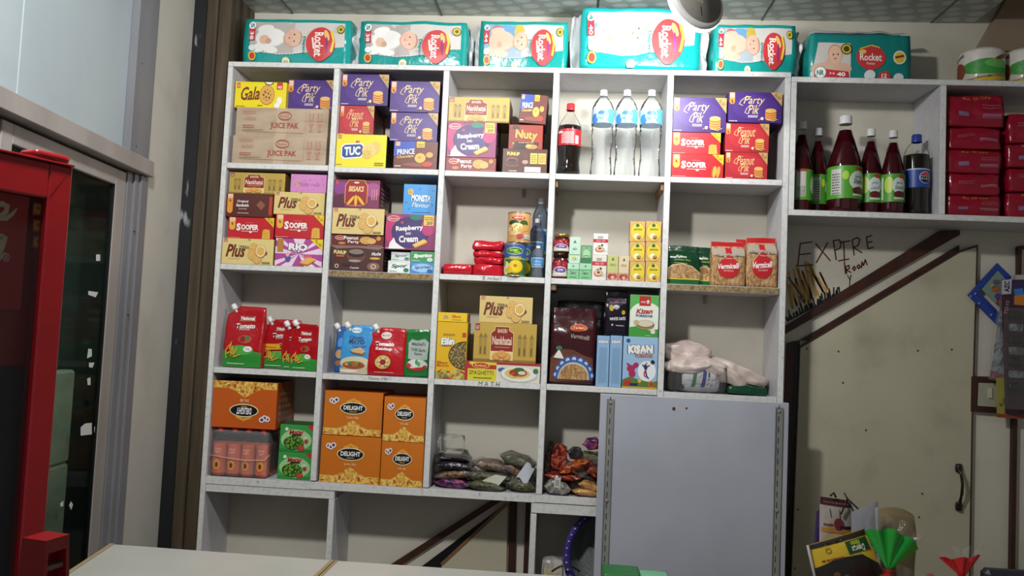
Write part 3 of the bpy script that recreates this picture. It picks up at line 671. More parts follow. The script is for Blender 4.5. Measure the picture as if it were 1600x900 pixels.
def peanut_party(f):
    f.ell(.16, .70, .10, .20, '#e8d8d0'); f.ell(.16, .70, .09, .16, '#b8402e'); f.scrib(.10, .66, .22, .74, 3, W_)
    f.text('Peanut', .37, .72, .28, .32, W_, 0, 0, .02); f.text('Party', .42, .33, .22, .32, W_, 0, 0, .02); biscuit(f, .66, .52, .12, .33, '#d9a652', '#9a642c'); biscuit(f, .76, .46, .09, .26, '#e2b264', '#9a642c'); f.dot(.90, .72, .045, '#d98a34'); f.ell(.2, .2, .07, .12, '#c9824c'); f.scrib(.7, .05, .97, .12, 6, '#caa49a')
def funup(f):
    f.text('FUNUP', .24, .78, .28, .15, '#efc85c', -2, 0, .05, '#3c1c14'); f.ell(.22, .52, .13, .12, '#8a5844'); f.ell(.22, .5, .105, .08, '#3c2018'); f.ell(.22, .33, .15, .09, '#7a4a3c'); f.ell(.22, .36, .12, .06, '#4a2c24')
    f.rect(.62, .38, .78, .82, '#e6c25a'); f.rect(.80, .38, .97, .82, '#e6c25a'); f.scrib(.64, .45, .76, .78, 2, '#8a6420', 4); f.scrib(.82, .45, .95, .78, 2, '#8a6420', 4)
    f.rect(.45, .55, .58, .8, '#5a3428'); f.ell(.51, .45, .07, .09, '#b09080'); f.rect(.50, .03, .86, .25, '#d9c9c4'); f.text('Cupcake', .24, .07, .18, .07, W_)
def funup2(f):
    f.poly([(.0, .96), (.1, .86), (.5, .93), (.9, .86), (1, .96), (1, 1), (0, 1)], '#8a6c66'); f.text('FUNUP', .17, .72, .24, .15, '#efd684', -3, 0, .05, '#3c1c14'); f.rect(.1, .55, .25, .61, '#c86a34')
    f.ell(.48, .60, .18, .28, '#6a4238'); f.ell(.48, .68, .16, .14, '#2c1a16'); f.ell(.48, .76, .14, .10, '#8a7870'); f.ell(.46, .40, .12, .05, '#a89890')
    f.text('Mocha', .86, .70, .18, .13, W_, 4, .3, .03); f.ell(.84, .52, .1, .05, '#d9a23c'); f.text('Cupcake', .46, .12, .17, .09, W_); f.ell(.82, .2, .12, .16, '#8a6458'); f.ring(.82, .2, .05, .09, '#efd9c8', .7); f.ring(.12, .18, .04, .08, '#d9c4bc', .6); f.ell(.3, .25, .09, .06, '#3c241e')
def nuty(f):
    f.poly([(0, 0), (.25, .5), (0, 1)], '#8a241c'); f.poly([(.12, 0), (.2, .32), (.9, .28), (.85, 0)], '#2e1d18'); f.rect(.1, .8, .3, .95, '#3a2a2a'); f.text('Nuty', .52, .55, .66, .46, '#f0a24a', -4, 0, .05, '#4a1a10'); f.scrib(.3, .25, .75, .3, 5, '#d8b088'); f.ell(.68, .1, .18, .1, '#c98a44'); f.ell(.6, .14, .08, .06, '#e3b468'); f.dot(.14, .22, .03, '#8ab43c')
def nankhatai(f, t1='BAKERI'):
    f.rect(.0, .0, 1, .07, '#8f7434'); f.rect(.02, .80, .09, .97, '#8f2a26'); f.text('LU', .055, .88, .045, .1, W_)
    for x in (.09, .16, .71, .79, .9): f.rect(x, .18, x+.05, .62, '#a88c44'); f.poly([(x-.01, .62), (x+.025, .74), (x+.06, .62)], '#8f7434'); f.rect(x+.015, .2, x+.035, .38, '#6e5828')
    f.poly([(.27, .05), (.27, .75), (.33, .82), (.33, .92), (.57, .92), (.57, .82), (.64, .75), (.64, .05)], '#e8d290'); f.poly([(.28, .28), (.28, .74), (.34, .81), (.34, .90), (.56, .90), (.56, .81), (.63, .74), (.63, .28)], '#8c2420')
    f.text(t1, .455, .80, .15, .1, '#f0dcb0'); f.text('Nankhatai', .455, .55, .31, .22, '#f2dcc0', 0, 0, .02); f.line([(.34, .38), (.58, .38)], .006, '#e8c890')
    for x, y in ((.38, .14), (.53, .14), (.46, .2)): f.ell(x, y, .075, .1, '#b4722c'); f.ell(x, y+.015, .07, .09, '#dfa354')
def sooper(rolls=False):
    def art(f):
        lu(f, .03, .16, .52, .98, '#e8b43c'); corner(f, '#efc92e', 'Rs.20', '#5a4a14'); f.text('S', .235, .54, .095, .34, W_, 0, 0, .05); f.text('OOPER', .48, .54, .38, .25, W_, 0, 0, .05); f.rect(.3, .345, .66, .365, W_); f.ell(.50, .32, .03, .045, W_); f.scrib(.38, .73, .55, .76, 4, '#f0b0a0'); f.scrib(.02, .04, .28, .08, 7, '#f0c0b0')
        if rolls: f.ell(.80, .26, .03, .25, '#a8682c', rot=-8); f.ell(.83, .26, .035, .25, '#e8b04e', rot=-8); f.ell(.90, .26, .035, .24, '#e0a040', rot=-8)
        else:
            f.poly([(.75, .02), (.76, .42), (.81, .48), (.92, .45), (.94, .02)], '#c98a34'); f.poly([(.765, .04), (.775, .40), (.815, .45), (.905, .43), (.92, .04)], '#eab84e')
            for x in (.80, .835, .87): f.line([(x, .08), (x, .40)], .012, '#c4842c')
    return art
def zeera(f):
    f.rect(.03, .85, .10, .98, '#b8504a'); f.text('LU', .065, .91, .045, .08, W_); f.text('Plus', .27, .52, .38, .50, '#6f2a1e', 0, .3, .03); f.text('ZEERA', .43, .66, .20, .13, '#4a3a20', 0, 0, .02)
    f.scrib(.14, .20, .36, .23, 7, '#8a6a3c')
    for x, y in ((.62, .62), (.60, .40), (.70, .25)): biscuit(f, x, y, .085, .2, '#e3b767', '#b07c38')
    f.ell(.84, .46, .05, .08, '#6e2f1c'); f.ell(.76, .52, .105, .25, '#b98a4c'); f.ell(.76, .53, .095, .225, '#f0e0b0'); f.ell(.76, .53, .075, .17, '#e2b45c'); f.scrib(.80, .05, .95, .14, 4, '#6a4a24', 2); f.ell(.53, .97, .02, .03, '#b09040')
def sandwich(f):
    lu(f, .03, .15, .25, .99); f.rect(.93, .1, 1, .9, '#b8442c'); f.text('Original', .36, .66, .24, .13, W_, 0, 0, .02); f.text('Sandwich', .36, .50, .27, .13, W_, 0, 0, .03); f.text('chocolate', .37, .35, .18, .07, '#e0c0b0'); f.scrib(.26, .15, .50, .19, 6, W_); f.poly([(.64, .52), (.75, .76), (.88, .52), (.77, .26)], '#6a3a2a'); f.poly([(.66, .52), (.75, .71), (.85, .52), (.77, .32)], '#8f5a40')
def rio(f):
    for i in range(0, 18, 2):
        a = radians(i*20); b = radians(i*20+20); L = .75
        def cl(x, y): return (min(max(.5+x, 0), 1), min(max(.45+y, 0), 1))
        f.poly([(.5, .45), cl(L*cos(a), L*sin(a)), cl(L*cos((a+b)/2)*1.2, L*sin((a+b)/2)*1.2), cl(L*cos(b), L*sin(b))], '#efd4e6')
    f.rect(.04, .5, .17, .98, '#b8823c'); f.text('RIO', .48, .70, .40, .26, W_, -2, 0, .06, '#6a2a7a'); f.text('Strawberry', .46, .49, .26, .08, '#7a2a6a', 4, .2, .02); f.poly([(.72, 1), (1, 1), (1, .6)], '#efd22e'); f.text('Rs.50', .905, .86, .16, .1, '#4a3a14', -42)
    f.poly([(.52, .08), (.72, .30), (.88, .22), (.70, .02)], '#a86a2c'); f.poly([(.52, .14), (.72, .36), (.88, .28), (.70, .08)], '#e8b45a'); f.ell(.7, .38, .09, .05, '#e05a7a'); f.ell(.28, .28, .06, .14, '#5a5aa0'); f.ell(.27, .42, .04, .08, '#e8b0a8')
def bisaks(f):
    f.ell(.15, .7, .2, .22, '#8a3a8a'); f.ell(.85, .65, .2, .25, '#a8508a'); f.poly([(0, 0), (0, .4), (.2, .5), (.25, 0)], '#5a1a3a'); f.poly([(.24, .2), (.24, .80), (.32, 1), (.66, 1), (.74, .8), (.74, .2), (.6, .08), (.36, .08)], '#e0a860'); f.poly([(.255, .2), (.255, .79), (.33, .98), (.65, .98), (.725, .79), (.725, .2), (.6, .1), (.36, .1)], '#9a1c22')
    f.rect(.03, .82, .09, .97, '#c84a4a'); f.text('BISAKS', .49, .68, .34, .2, '#f0c88a', 0, .2, .04); f.ell(.49, .90, .06, .03, '#e8d8c8')
    for x, r in ((.38, -38), (.49, 0), (.60, 38)): f.ell(x, .26, .035, .22, '#b4781c', rot=r); f.ell(x, .27, .028, .2, '#efb93a', rot=r)
    for x in (.83, .88, .93): f.rect(x, .3, x+.02, .68, '#d88a9a')
def bluebox(f):
    f.text('MONSTA', .55, .55, .60, .22, '#e6f0fa', -3, 0, .05, '#1a5aa0'); f.text('Flavour', .55, .33, .56, .16, '#c4e0f4', -2, .2, .03, '#1a5aa0'); f.dot(.22, .75, .09, '#e8b83c'); f.text('Cc', .22, .75, .1, .1, '#7a3a10')
    for a, b in ((.1, .4), (.9, .8), (.9, .35), (.2, .2), (.8, .5), (.5, .85)): f.ell(a, b, .03, .015, '#1c5cae', rot=30)
    f.scrib(.3, .08, .85, .12, 9, '#1c5cae')
def pinkbox(f):
    f.text('Wafer rolls', .52, .45, .6, .25, '#a85aa0', 0, .3, .0); f.ring(.2, .5, .06, .2, '#c9c04c', .7)
    for i in range(14): f.dot((i*.37) % .95+.02, (i*.61) % .9+.05, .012, '#a8488a', 8)
def sporten(word, c, c2):
    def art(f):
        f.ell(.5, .5, .46, .38, c2); f.text(word, .52, .55, .74, .40, c, 4, .2, .04, '#f4f6f4'); f.ell(.82, .25, .12, .18, c); f.scrib(.08, .1, .4, .2, 4, c)
    return art
def elfin(f):
    f.text('Elfin', .36, .66, .46, .13, W_, 4, .1, .06, '#2a2014'); f.text('PASTA', .34, .58, .32, .035, '#3a2c10', 0, 0, .03); f.rect(.84, .74, .96, .82, '#c8402c'); f.scrib(.2, .76, .6, .80, 6, '#8a6a14', 2)
    f.ell(.98, .42, .57, .25, '#3a2a10', a0=90, a1=270); f.ell(.98, .42, .54, .235, 'pasta', a0=90, a1=270)
    f.text('Elbow', .22, .285, .36, .05, '#c8402c', 0, .1, .02); f.text('Macaroni', .24, .235, .40, .035, '#c8402c', 0, 0, .02)
    f.poly([(0, 0), (0, .10), (.2, .17), (.5, .14), (.75, .18), (1, .12), (1, 0)], 'salad')
def elfin_flap(f):
    f.text('Elfin', .28, .5, .2, .4, '#c89c10', 0, .1, .03, '#f2ead0'); f.text('Elbow', .64, .6, .3, .3, '#c8402c', 0, .1, .02); f.scrib(.5, .2, .82, .35, 5, '#b07a1c')
def spaghetti(f):
    f.rect(0, 0, .42, 1, '#b9322a'); f.rect(.42, 0, 1, 1, '#e2dccb'); f.rect(.42, .88, 1, 1, '#a82c28'); f.poly([(.04, .0), (.04, .62), (.42, .62), (.42, 0)], '#ddd23a'); f.rect(.06, .84, .42, .98, '#ddd23a'); f.ell(.21, .80, .12, .16, '#efdc7c'); f.ell(.21, .80, .11, .14, '#c83c24'); f.text('Kolson', .21, .80, .15, .12, '#f2e08c')
    f.text('SPAGHETTI', .22, .42, .32, .22, '#4a4416', 0, 0, .0); f.scrib(.12, .12, .36, .24, 8, '#6a6420', 1); f.ell(.50, .62, .06, .12, '#3c6aa0'); f.ell(.72, .42, .25, .42, '#c9ccc4'); f.ell(.72, .44, .23, .38, '#efeee6'); f.ell(.70, .46, .17, .28, '#e3c878'); f.ell(.71, .5, .12, .2, '#a83420'); f.ell(.72, .66, .07, .12, '#3f6c2a'); f.ell(.76, .5, .05, .1, '#dcdcd0'); f.ell(.94, .62, .035, .14, '#3c7a4c')
    f.line([(.58, .3), (.66, .5)], .008, '#c9a24c'); f.line([(.62, .22), (.74, .36)], .008, '#c9a24c')
def kisan_front(f):
    f.text('KISAN', .50, .76, .72, .17, W_, 3, 0, .08, '#15171c'); f.text('PORRIDGE', .60, .635, .50, .07, '#b4622c', 3, 0, .04); f.dot(.14, .92, .06, '#2a5a8c'); f.ell(.70, .34, .26, .20, '#eef2f6')
    f.ell(.24, .38, .12, .07, '#b02c5c'); f.ell(.28, .28, .10, .07, '#b02c5c'); f.ell(.38, .45, .08, .05, '#b02c5c', rot=30); f.ell(.16, .46, .06, .02, '#b02c5c', rot=-30); f.dot(.86, .52, .06, '#1c2438')
    f.ell(.66, .42, .05, .06, '#2c3060', rot=10); f.ell(.68, .49, .035, .03, '#d0a080'); f.line([(.62, .42), (.56, .47)], .03, '#2c3060'); f.line([(.69, .42), (.78, .46)], .03, '#2c3060'); f.line([(.66, .36), (.70, .24), (.76, .20)], .04, '#2c3060'); f.line([(.65, .36), (.62, .28), (.67, .22)], .035, '#c8303c')
    f.poly([(0, 0), (0, .16), (.2, .22), (.5, .17), (.8, .13), (1, .16), (1, 0)], '#5f7a34'); f.ell(.15, .1, .12, .06, '#b8342c'); f.rect(.22, .05, .45, .10, '#1c2a5c'); f.dot(.84, .09, .09, '#c8862c'); f.dot(.84, .09, .07, '#a84a1c'); f.ell(.5, .15, .05, .04, '#e0c040'); f.rect(0, 0, 1, .03, '#d9b42c')
def kisan_side(f):
    f.text('KISAN', .5, .88, .75, .055, W_, 3, 0, .06, '#2a2e38'); f.scrib(.2, .08, .82, .78, 3, '#7aa0c0', 22)
def kizan(f):
    f.poly([(0, 0), (0, .22), (.3, .26), (.7, .16), (1, .2), (1, 0)], '#3f9c3c'); f.rect(0, .62, 1, 1, '#5cae58'); f.ell(.55, .55, .55, .28, '#e4ecdc'); f.rect(.32, .74, .72, .97, '#b82c28'); f.text('STAR', .45, .83, .16, .045, W_)
    cx, cy = .62, .84; f.poly([(cx+.08*(1 if i % 2 == 0 else .45)*cos(radians(90+36*i)), cy+.07*(1 if i % 2 == 0 else .45)*sin(radians(90+36*i))) for i in range(10)], '#efdcd8')
    f.text('Kizan', .50, .61, .58, .12, '#b02c34', 3, .25, .04); f.text('PORRIDGE', .50, .50, .58, .06, '#2c3a7c', 0, 0, .04); f.ell(.55, .28, .32, .10, '#a88c64'); f.ell(.55, .31, .30, .095, '#6d5a3c'); f.ell(.55, .32, .27, .08, '#ddd2b4'); f.ell(.24, .34, .1, .06, '#c8b08a'); f.dot(.82, .13, .08, '#e8dcd0'); f.scrib(.55, .03, .75, .05, 3, W_)
def delight(flip=False, wide=True):
    def art(f0):
        class G: pass
        f = f0
        g = (lambda x, y: (1-x, 1-y)) if flip else (lambda x, y: (x, y)); r = 180 if flip else 0
        def E(x, y, rx, ry, c, n=20): f.ell(*g(x, y), rx, ry, c, n)
        def T(t, x, y, w, h, c, sh=0, b=.01):
            X, Y = g(x, y); f.text(t, X, Y, w, h, c, r, sh, b)
        f.poly([g(*p) for p in [(0, 0), (0, .14), (.22, .14), (.36, .22), (.44, .30), (.5, .34), (.56, .30), (.64, .22), (.78, .14), (1, .14), (1, 0)]], 'snack_mix')
        f.line([g(0, .145), g(.22, .145)], .008, '#efd66c'); f.line([g(.78, .145), g(1, .145)], .008, '#efd66c')
        for i in range(7): x = .5+(i-3)*.035; E(x, .82-abs(i-3)*.02, .02, .035, '#e8a83a', 8)
        E(.5, .62, .23, .145, '#e8c46a', 32); E(.5, .62, .222, .135, '#f0e8d8', 32); E(.5, .62, .212, .122, '#14110f', 32); T('DELIGHT', .5, .63, .33, .10, W_, 0, .035); T('PREMIUM', .5, .54, .12, .03, '#d8b86a')
        T('DAL BIJI', .5, .40, .19, .055, '#f4d8a8', 0, .01)
        for x, y in ((.13, .78), (.17, .76), (.21, .80)): E(x, y, .045, .06, W_); E(x, y, .026, .035, '#5a4470')
        E(.34, .12, .02, .04, '#c8402c', 8); E(.66, .10, .02, .05, '#c8402c', 8)
    return art
def matar(f):
    f.rect(0, 0, 1, .12, '#2f8a3a'); f.poly([(.80, 1), (1, 1), (1, .74)], '#c8303c'); f.ell(.5, .45, .46, .38, '#a8d89a'); f.ell(.43, .34, .31, .26, '#2c5a1e'); f.ell(.43, .35, .29, .235, 'peas'); f.text('Matar', .50, .74, .46, .20, '#b4342c', 3, .15, .04, '#f0ecc8'); f.poly([(.34, .60), (.66, .60), (.62, .66), (.38, .66)], '#1c3a1c'); f.dot(.20, .84, .05, W_)
    f.ell(.80, .42, .06, .09, '#b8403c'); f.ell(.66, .16, .10, .11, '#a82c28'); f.ell(.66, .17, .08, .085, '#c84a3c'); f.ell(.88, .18, .05, .06, '#5aa85a'); f.ell(.78, .55, .07, .06, '#d0e8c4')
def gold_soap(f):
    f.ell(.52, .48, .47, .47, '#b98f24'); f.ell(.52, .48, .44, .44, '#f4e27c'); f.ell(.52, .48, .42, .42, '#e6cf3c'); f.ell(.5, .80, .12, .08, '#3c6e34'); f.poly([(.42, .83), (.5, .92), (.58, .83)], '#2f5c2c'); f.text('jasmine', .52, .60, .55, .14, '#5a5a1c', 0, .35, .02); f.ell(.46, .28, .18, .13, '#f6f0dc'); f.ell(.60, .22, .16, .10, '#b98a4c'); f.ell(.60, .16, .1, .05, '#7a5424')
def green_soap(f):
    f.rect(0, 0, 1, .62, '#4c9c66'); f.rect(.02, .05, .98, .56, '#7cc48c'); f.poly([(.42, .78), (.5, .92), (.58, .78)], '#2c6a3c'); f.text('Dabur', .5, .42, .6, .24, '#245c34', 0, 0, .03, '#e0f0dc'); f.scrib(.2, .1, .8, .2, 5, '#2c6a3c')
def green_tall(f):
    f.poly([(.42, .82), (.5, .90), (.58, .82)], '#2c5c3c'); f.rect(.36, .78, .64, .81, '#2c5c3c'); f.line([(.35, .58), (.66, .62)], .02, '#6a9a78'); f.text('neem', .5, .54, .4, .06, '#4a8a5c', 0, .3); f.rect(0, .32, 1, .345, '#6ab07c'); f.dot(.3, .42, .03, '#4a2a1c', 8); f.ell(.5, .2, .24, .08, '#c8d88a'); f.ell(.42, .2, .06, .035, '#d8a82c'); f.ell(.6, .17, .05, .03, '#3c7a34')
def darkgreen(f):
    f.rect(.06, .3, .94, .95, '#7cb084'); f.ell(.5, .55, .3, .22, '#a8d0a4'); f.rect(.3, .4, .7, .44, '#2c6a3c'); f.poly([(.42, .84), (.5, .92), (.58, .84)], '#245c34')
def redband(f):
    f.rect(0, .58, 1, .74, '#c02c38'); f.text('Hair Oil', .5, .66, .6, .09, '#f0c8c4', 0, .3, .0); f.scrib(.3, .78, .66, .90, 3, '#55504a', 2); f.ell(.45, .26, .32, .13, '#b4684c'); f.ell(.45, .28, .26, .10, '#e0c4a0'); f.ell(.46, .3, .12, .05, '#8a4a34'); f.ell(.6, .46, .08, .05, '#4a443c'); f.ell(.4, .42, .08, .03, '#6a7a4c'); f.ell(.80, .2, .1, .06, '#c8ccd4')
def smallcart(c):
    def art(f): f.rect(0, .3, 1, .32, '#cfae7a'); f.rect(0, 0, 1, .30, '#c89a84'); f.poly([(.38, .80), (.5, .92), (.62, .80)], '#3c5c3c'); f.scrib(.25, .58, .75, .68, 3, c, 2); f.ell(.36, .15, .28, .11, '#a03c34'); f.ell(.68, .17, .24, .10, '#b4504a'); f.ell(.5, .12, .16, .06, '#e0b4a4')
    return art

# soft packs
def baby(f, x, y, s, cloth=None, rot=0):
    """printed baby photograph lying along +u (head right)"""
    sk, sh = '#dfb9a2', '#cfa38c'; cl = cloth or sk; ch = '#d3d1ce' if cloth else sh
    f.ell(x-s*.1, y+s*.1, s*1.15, s*1.75, ch); f.ell(x-s*.1, y+s*.2, s*1.1, s*1.62, cl); f.ell(x-s*.9, y-s*1.5, s*.55, s*.85, cl, rot=25); f.ell(x-s*.1, y-s*1.9, s*.6, s*.55, cl, rot=-10); f.ell(x-s*.5, y+s*1.7, s*.6, s*.7, cl, rot=10)
    f.ell(x-s*.55, y-s*.2, s*.38, s*.8, sk, rot=-8); f.ell(x-s*.25, y-s*.5, s*.22, s*.5, sh)
    f.ell(x+s*1.15, y, s*.3, s*1.0, sh); f.ell(x+s*1.55, y+s*.1, s*.62, s*1.62, sh, 28); f.ell(x+s*1.58, y+s*.16, s*.60, s*1.54, sk, 28); f.ell(x+s*1.98, y+s*.14, s*.2, s*1.15, '#b8957a'); f.ell(x+s*1.88, y+s*.14, s*.2, s*1.15, sk)
    for d in (-.5, .72): f.ell(x+s*1.62, y+s*d, s*.055, s*.15, '#5a4438', 10)
    f.ell(x+s*1.44, y+s*.1, s*.05, s*.16, sh, 10); f.ell(x+s*1.27, y+s*.1, s*.045, s*.26, '#c0706a', 10); f.ell(x+s*1.35, y-s*.75, s*.14, s*.3, '#e3b0a0', 10); f.ell(x+s*1.35, y+s*.95, s*.14, s*.3, '#e3b0a0', 10)
def rocket_logo(f, x, y, rx, ry, rot=-90):
    f.ell(x, y, rx, ry, '#c93a3c', 28); f.ell(x, y-ry*.35, rx*.62, ry*.75, '#c93a3c', 20)
    if rot: f.text('Rocket', x-rx*.12, y-ry*.05, ry*1.45, rx*.62, '#f6efe8', -90, 0, .02); f.ell(x+rx*.42, y+ry*.5, rx*.16, ry*.34, '#eac06c', rot=20); f.ell(x+rx*.42, y-ry*.1, rx*.09, ry*.5, '#8a2c7c'); f.line([(x+rx*.72, y+ry*.78), (x+rx*.9, y+ry*.2), (x+rx*.74, y-ry*.5)], rx*.16, '#ecc93c'); f.line([(x-rx*.55, y+ry*.35), (x-rx*.45, y-ry*.35)], rx*.12, '#f0ddd0'); f.line([(x-rx*.32, y+ry*.7), (x-rx*.36, y-ry*.85)], rx*.05, '#f0ddd0')
    else: f.text('Rocket', x, y+ry*.02, rx*1.5, ry*.62, '#f6efe8', 0, 0, .02); f.ell(x-rx*.55, y+ry*.5, rx*.25, ry*.2, '#eac06c'); f.line([(x-rx*.75, y+ry*.75), (x, y+ry*1.02), (x+rx*.6, y+ry*.82)], rx*.07, '#ecc93c'); f.text('Premium', x, y-ry*.5, rx*.6, ry*.22, '#f0ddd0', 0, .3)
def diaper(num, cnt, cloth=None, bg='#b9b3ad', extra=None):
    def art(f):
        f.poly([(.06, .30), (.06, .93), (.95, .93), (.95, .40), (.85, .38), (.6, .26), (.35, .20), (.2, .24)], '#cfccc6'); f.poly([(.06, .30), (.06, .93), (.48, .93), (.48, .22), (.35, .20), (.2, .24)], bg)
        if extra:
            for (x, y, a, b, c) in extra: f.ell(x, y, a, b, c)
        baby(f, .27, .56, .13, cloth); pts = [(.06, .32), (.2, .25), (.35, .21), (.48, .22), (.58, .26)]
        for p, q in zip(pts, pts[1:]):
            for t in (0, .25, .5, .75): f.line([(p[0]+(q[0]-p[0])*t, p[1]+(q[1]-p[1])*t), (p[0]+(q[0]-p[0])*(t+.14), p[1]+(q[1]-p[1])*(t+.14))], .008, '#e8f4f2')
        rocket_logo(f, .73, .46, .135, .36); f.text('Diapers', .575, .42, .38, .035, '#1f8c8c', -90, 0, .02)
        f.ell(.915, .78, .036, .09, '#4a4414'); f.ell(.915, .78, .03, .075, '#d8c23c'); f.ell(.915, .78, .016, .04, '#6a6414')
        f.rect(.052, .52, .108, .9, '#c42f3c'); f.dot(.08, .84, .034, '#f2f0ec'); f.text(num, .08, .84, .10, .034, '#2a8a8a', -90, 0, .04); f.text(cnt, .08, .62, .18, .034, '#f2f0ec', -90, 0, .02)
        f.ell(.09, .34, .032, .07, '#dfe8e8'); f.ell(.09, .16, .036, .10, '#e3c23c'); f.ell(.09, .16, .026, .07, '#c43a34'); f.ell(.42, .06, .036, .08, '#e8e4b8'); f.scrib(.4, .03, .44, .08, 2, '#8a3c2c', 2)
    return art
def diaper_nr(f):
    f.poly([(.02, .0), (.08, .80), (.40, .80), (.41, .0)], '#ccc8c2'); f.ell(.22, .22, .20, .16, '#d9b29a'); f.ell(.22, .34, .07, .14, '#d9b29a'); f.ell(.25, .55, .075, .22, '#c99a80'); f.ell(.25, .53, .068, .2, '#e0b89e'); f.ell(.23, .54, .008, .02, '#4a3428', 8); f.ell(.275, .54, .008, .02, '#4a3428', 8); f.ell(.25, .45, .015, .015, '#a8605a', 8)
    f.ell(.36, .66, .056, .13, '#3a3614'); f.ell(.36, .66, .046, .105, '#d8c23c'); f.ell(.36, .66, .03, .07, '#4a4414'); rocket_logo(f, .60, .48, .145, .26, 0)
    f.ell(.885, .50, .066, .15, '#e9e6c4'); f.ell(.885, .5, .05, .11, '#e3c43c'); f.line([(.84, .5), (.93, .54)], .02, '#7a2c24')
    f.poly([(.05, -.0), (.05, .16), (.12, .22), (.38, .16), (.40, .0)], '#c42f3c'); f.ell(.11, .14, .058, .13, '#2a8a8a'); f.ell(.11, .14, .052, .117, '#f0efe9'); f.text('NR', .11, .13, .07, .11, '#2a7a80', 0, 0, .04); f.text('40', .31, .10, .09, .09, W_, 0, 0, .04); f.text('3-6', .22, .12, .05, .05, W_)
    f.ell(.60, .10, .055, .11, '#e0e4e4'); f.ell(.74, .08, .06, .11, '#c43a34'); f.text('12', .74, .09, .05, .09, W_, 0, 0, .03); f.ell(.88, .06, .05, .09, '#e0e4e4')

# ================================================================== GROCERIES
TOP = {}
def carton(name, label, cat, px0, px1, ytop, on, art, color, yf=.012, depth=.17, side=None, cell=None, group=None, tilt=0, yaw=0, ybot=None, gap=.0006, topc=None, sag=0):
    """a printed carton; px0, px1, ytop are read from the photograph at its front face"""
    zb = on if isinstance(on, (int, float)) else TOP[on.name]
    x0 = x1 = 0; yb = proj((at((px0+px1)/2, 400, yf).x, yf, zb))[1]
    zt = at((px0+px1)/2, ytop, yf).z
    ym = (yb+ytop)/2; x0 = at(px0, ym, yf).x; x1 = at(px1, ym, yf).x
    if cell is not None:
        a, b = CELLX[cell] if not isinstance(cell, tuple) else cell; x0 = max(x0, a+.002); x1 = min(x1, b-.002)
    w, h = x1-x0, zt-zb-gap; m = MB()
    sd = side or color; d = min(depth, .236-yf)
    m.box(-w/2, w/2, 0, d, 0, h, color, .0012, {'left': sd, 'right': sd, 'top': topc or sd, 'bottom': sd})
    f = flat(m, (-w/2, 0, 0), (1, 0, 0), (0, 0, 1), w, h)
    if art: art(f)
    fr = flat(m, (w/2, 0, 0), (0, 1, 0), (0, 0, 1), d, h); fr.scrib(.15, .15, .85, .85, 4, '#8c7f74' if sd[0] == '#' and sum(lin(sd)[:3]) < 1.2 else '#7a6a4c', 5)
    o = m.build(name, None, ((x0+x1)/2, yf, zb+gap), (0, tilt, yaw)); tag(o, label, cat, group); TOP[o.name] = zb+gap+h+(.0 if not tilt else abs(tilt)*w*.4)
    o['_h'] = h; return o
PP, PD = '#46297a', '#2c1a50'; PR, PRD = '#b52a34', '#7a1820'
zr = lambda r, c: ZR[r][c]
G1 = 'purple biscuit boxes'
# --- bay 1 top
j1 = carton('juice_carton', 'long plain cardboard juice carton, lower of the two, in the top left bay', 'carton', 363, 510, 213, zr(0, 0), juice, 'cardboard', .008, .2, cell=0, group='cardboard juice cartons')
j2 = carton('juice_carton', 'long plain cardboard juice carton lying on top of its twin', 'carton', 368.5, 513, 169, j1, juice, 'cardboard', .016, .2, cell=0, group='cardboard juice cartons')
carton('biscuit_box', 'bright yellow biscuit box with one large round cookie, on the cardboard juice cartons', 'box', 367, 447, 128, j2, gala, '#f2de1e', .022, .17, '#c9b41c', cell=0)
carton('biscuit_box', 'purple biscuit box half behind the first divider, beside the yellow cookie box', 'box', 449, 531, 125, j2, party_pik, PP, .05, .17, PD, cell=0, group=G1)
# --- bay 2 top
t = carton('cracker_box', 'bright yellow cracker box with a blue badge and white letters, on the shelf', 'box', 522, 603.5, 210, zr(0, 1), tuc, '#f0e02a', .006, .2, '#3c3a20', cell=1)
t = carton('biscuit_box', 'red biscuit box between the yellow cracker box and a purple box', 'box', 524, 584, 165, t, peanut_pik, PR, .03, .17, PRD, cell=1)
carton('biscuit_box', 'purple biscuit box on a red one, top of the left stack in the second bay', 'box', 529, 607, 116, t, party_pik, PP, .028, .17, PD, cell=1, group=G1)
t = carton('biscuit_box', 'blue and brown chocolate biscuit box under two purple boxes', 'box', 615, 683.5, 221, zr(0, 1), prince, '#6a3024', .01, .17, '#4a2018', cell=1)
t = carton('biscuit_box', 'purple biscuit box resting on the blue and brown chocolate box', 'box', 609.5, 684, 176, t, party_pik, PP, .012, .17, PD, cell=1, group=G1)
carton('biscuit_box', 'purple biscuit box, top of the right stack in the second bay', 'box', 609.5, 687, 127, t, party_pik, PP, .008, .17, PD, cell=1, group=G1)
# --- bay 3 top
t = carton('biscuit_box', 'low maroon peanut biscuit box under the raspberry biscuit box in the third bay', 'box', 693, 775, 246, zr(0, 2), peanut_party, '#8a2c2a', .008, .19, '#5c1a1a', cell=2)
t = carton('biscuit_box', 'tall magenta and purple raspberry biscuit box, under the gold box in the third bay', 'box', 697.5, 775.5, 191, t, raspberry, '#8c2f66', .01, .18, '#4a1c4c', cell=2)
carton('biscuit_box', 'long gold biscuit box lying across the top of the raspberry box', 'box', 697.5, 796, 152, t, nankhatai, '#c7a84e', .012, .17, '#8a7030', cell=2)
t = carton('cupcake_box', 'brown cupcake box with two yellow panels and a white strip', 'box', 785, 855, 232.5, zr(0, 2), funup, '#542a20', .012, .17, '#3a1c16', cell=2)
t2 = carton('biscuit_box', 'dark red nut bar box with orange letters, on the brown cupcake box', 'box', 795, 848, 195, t, nuty, '#a03020', .02, .16, '#5c1a14', cell=2)
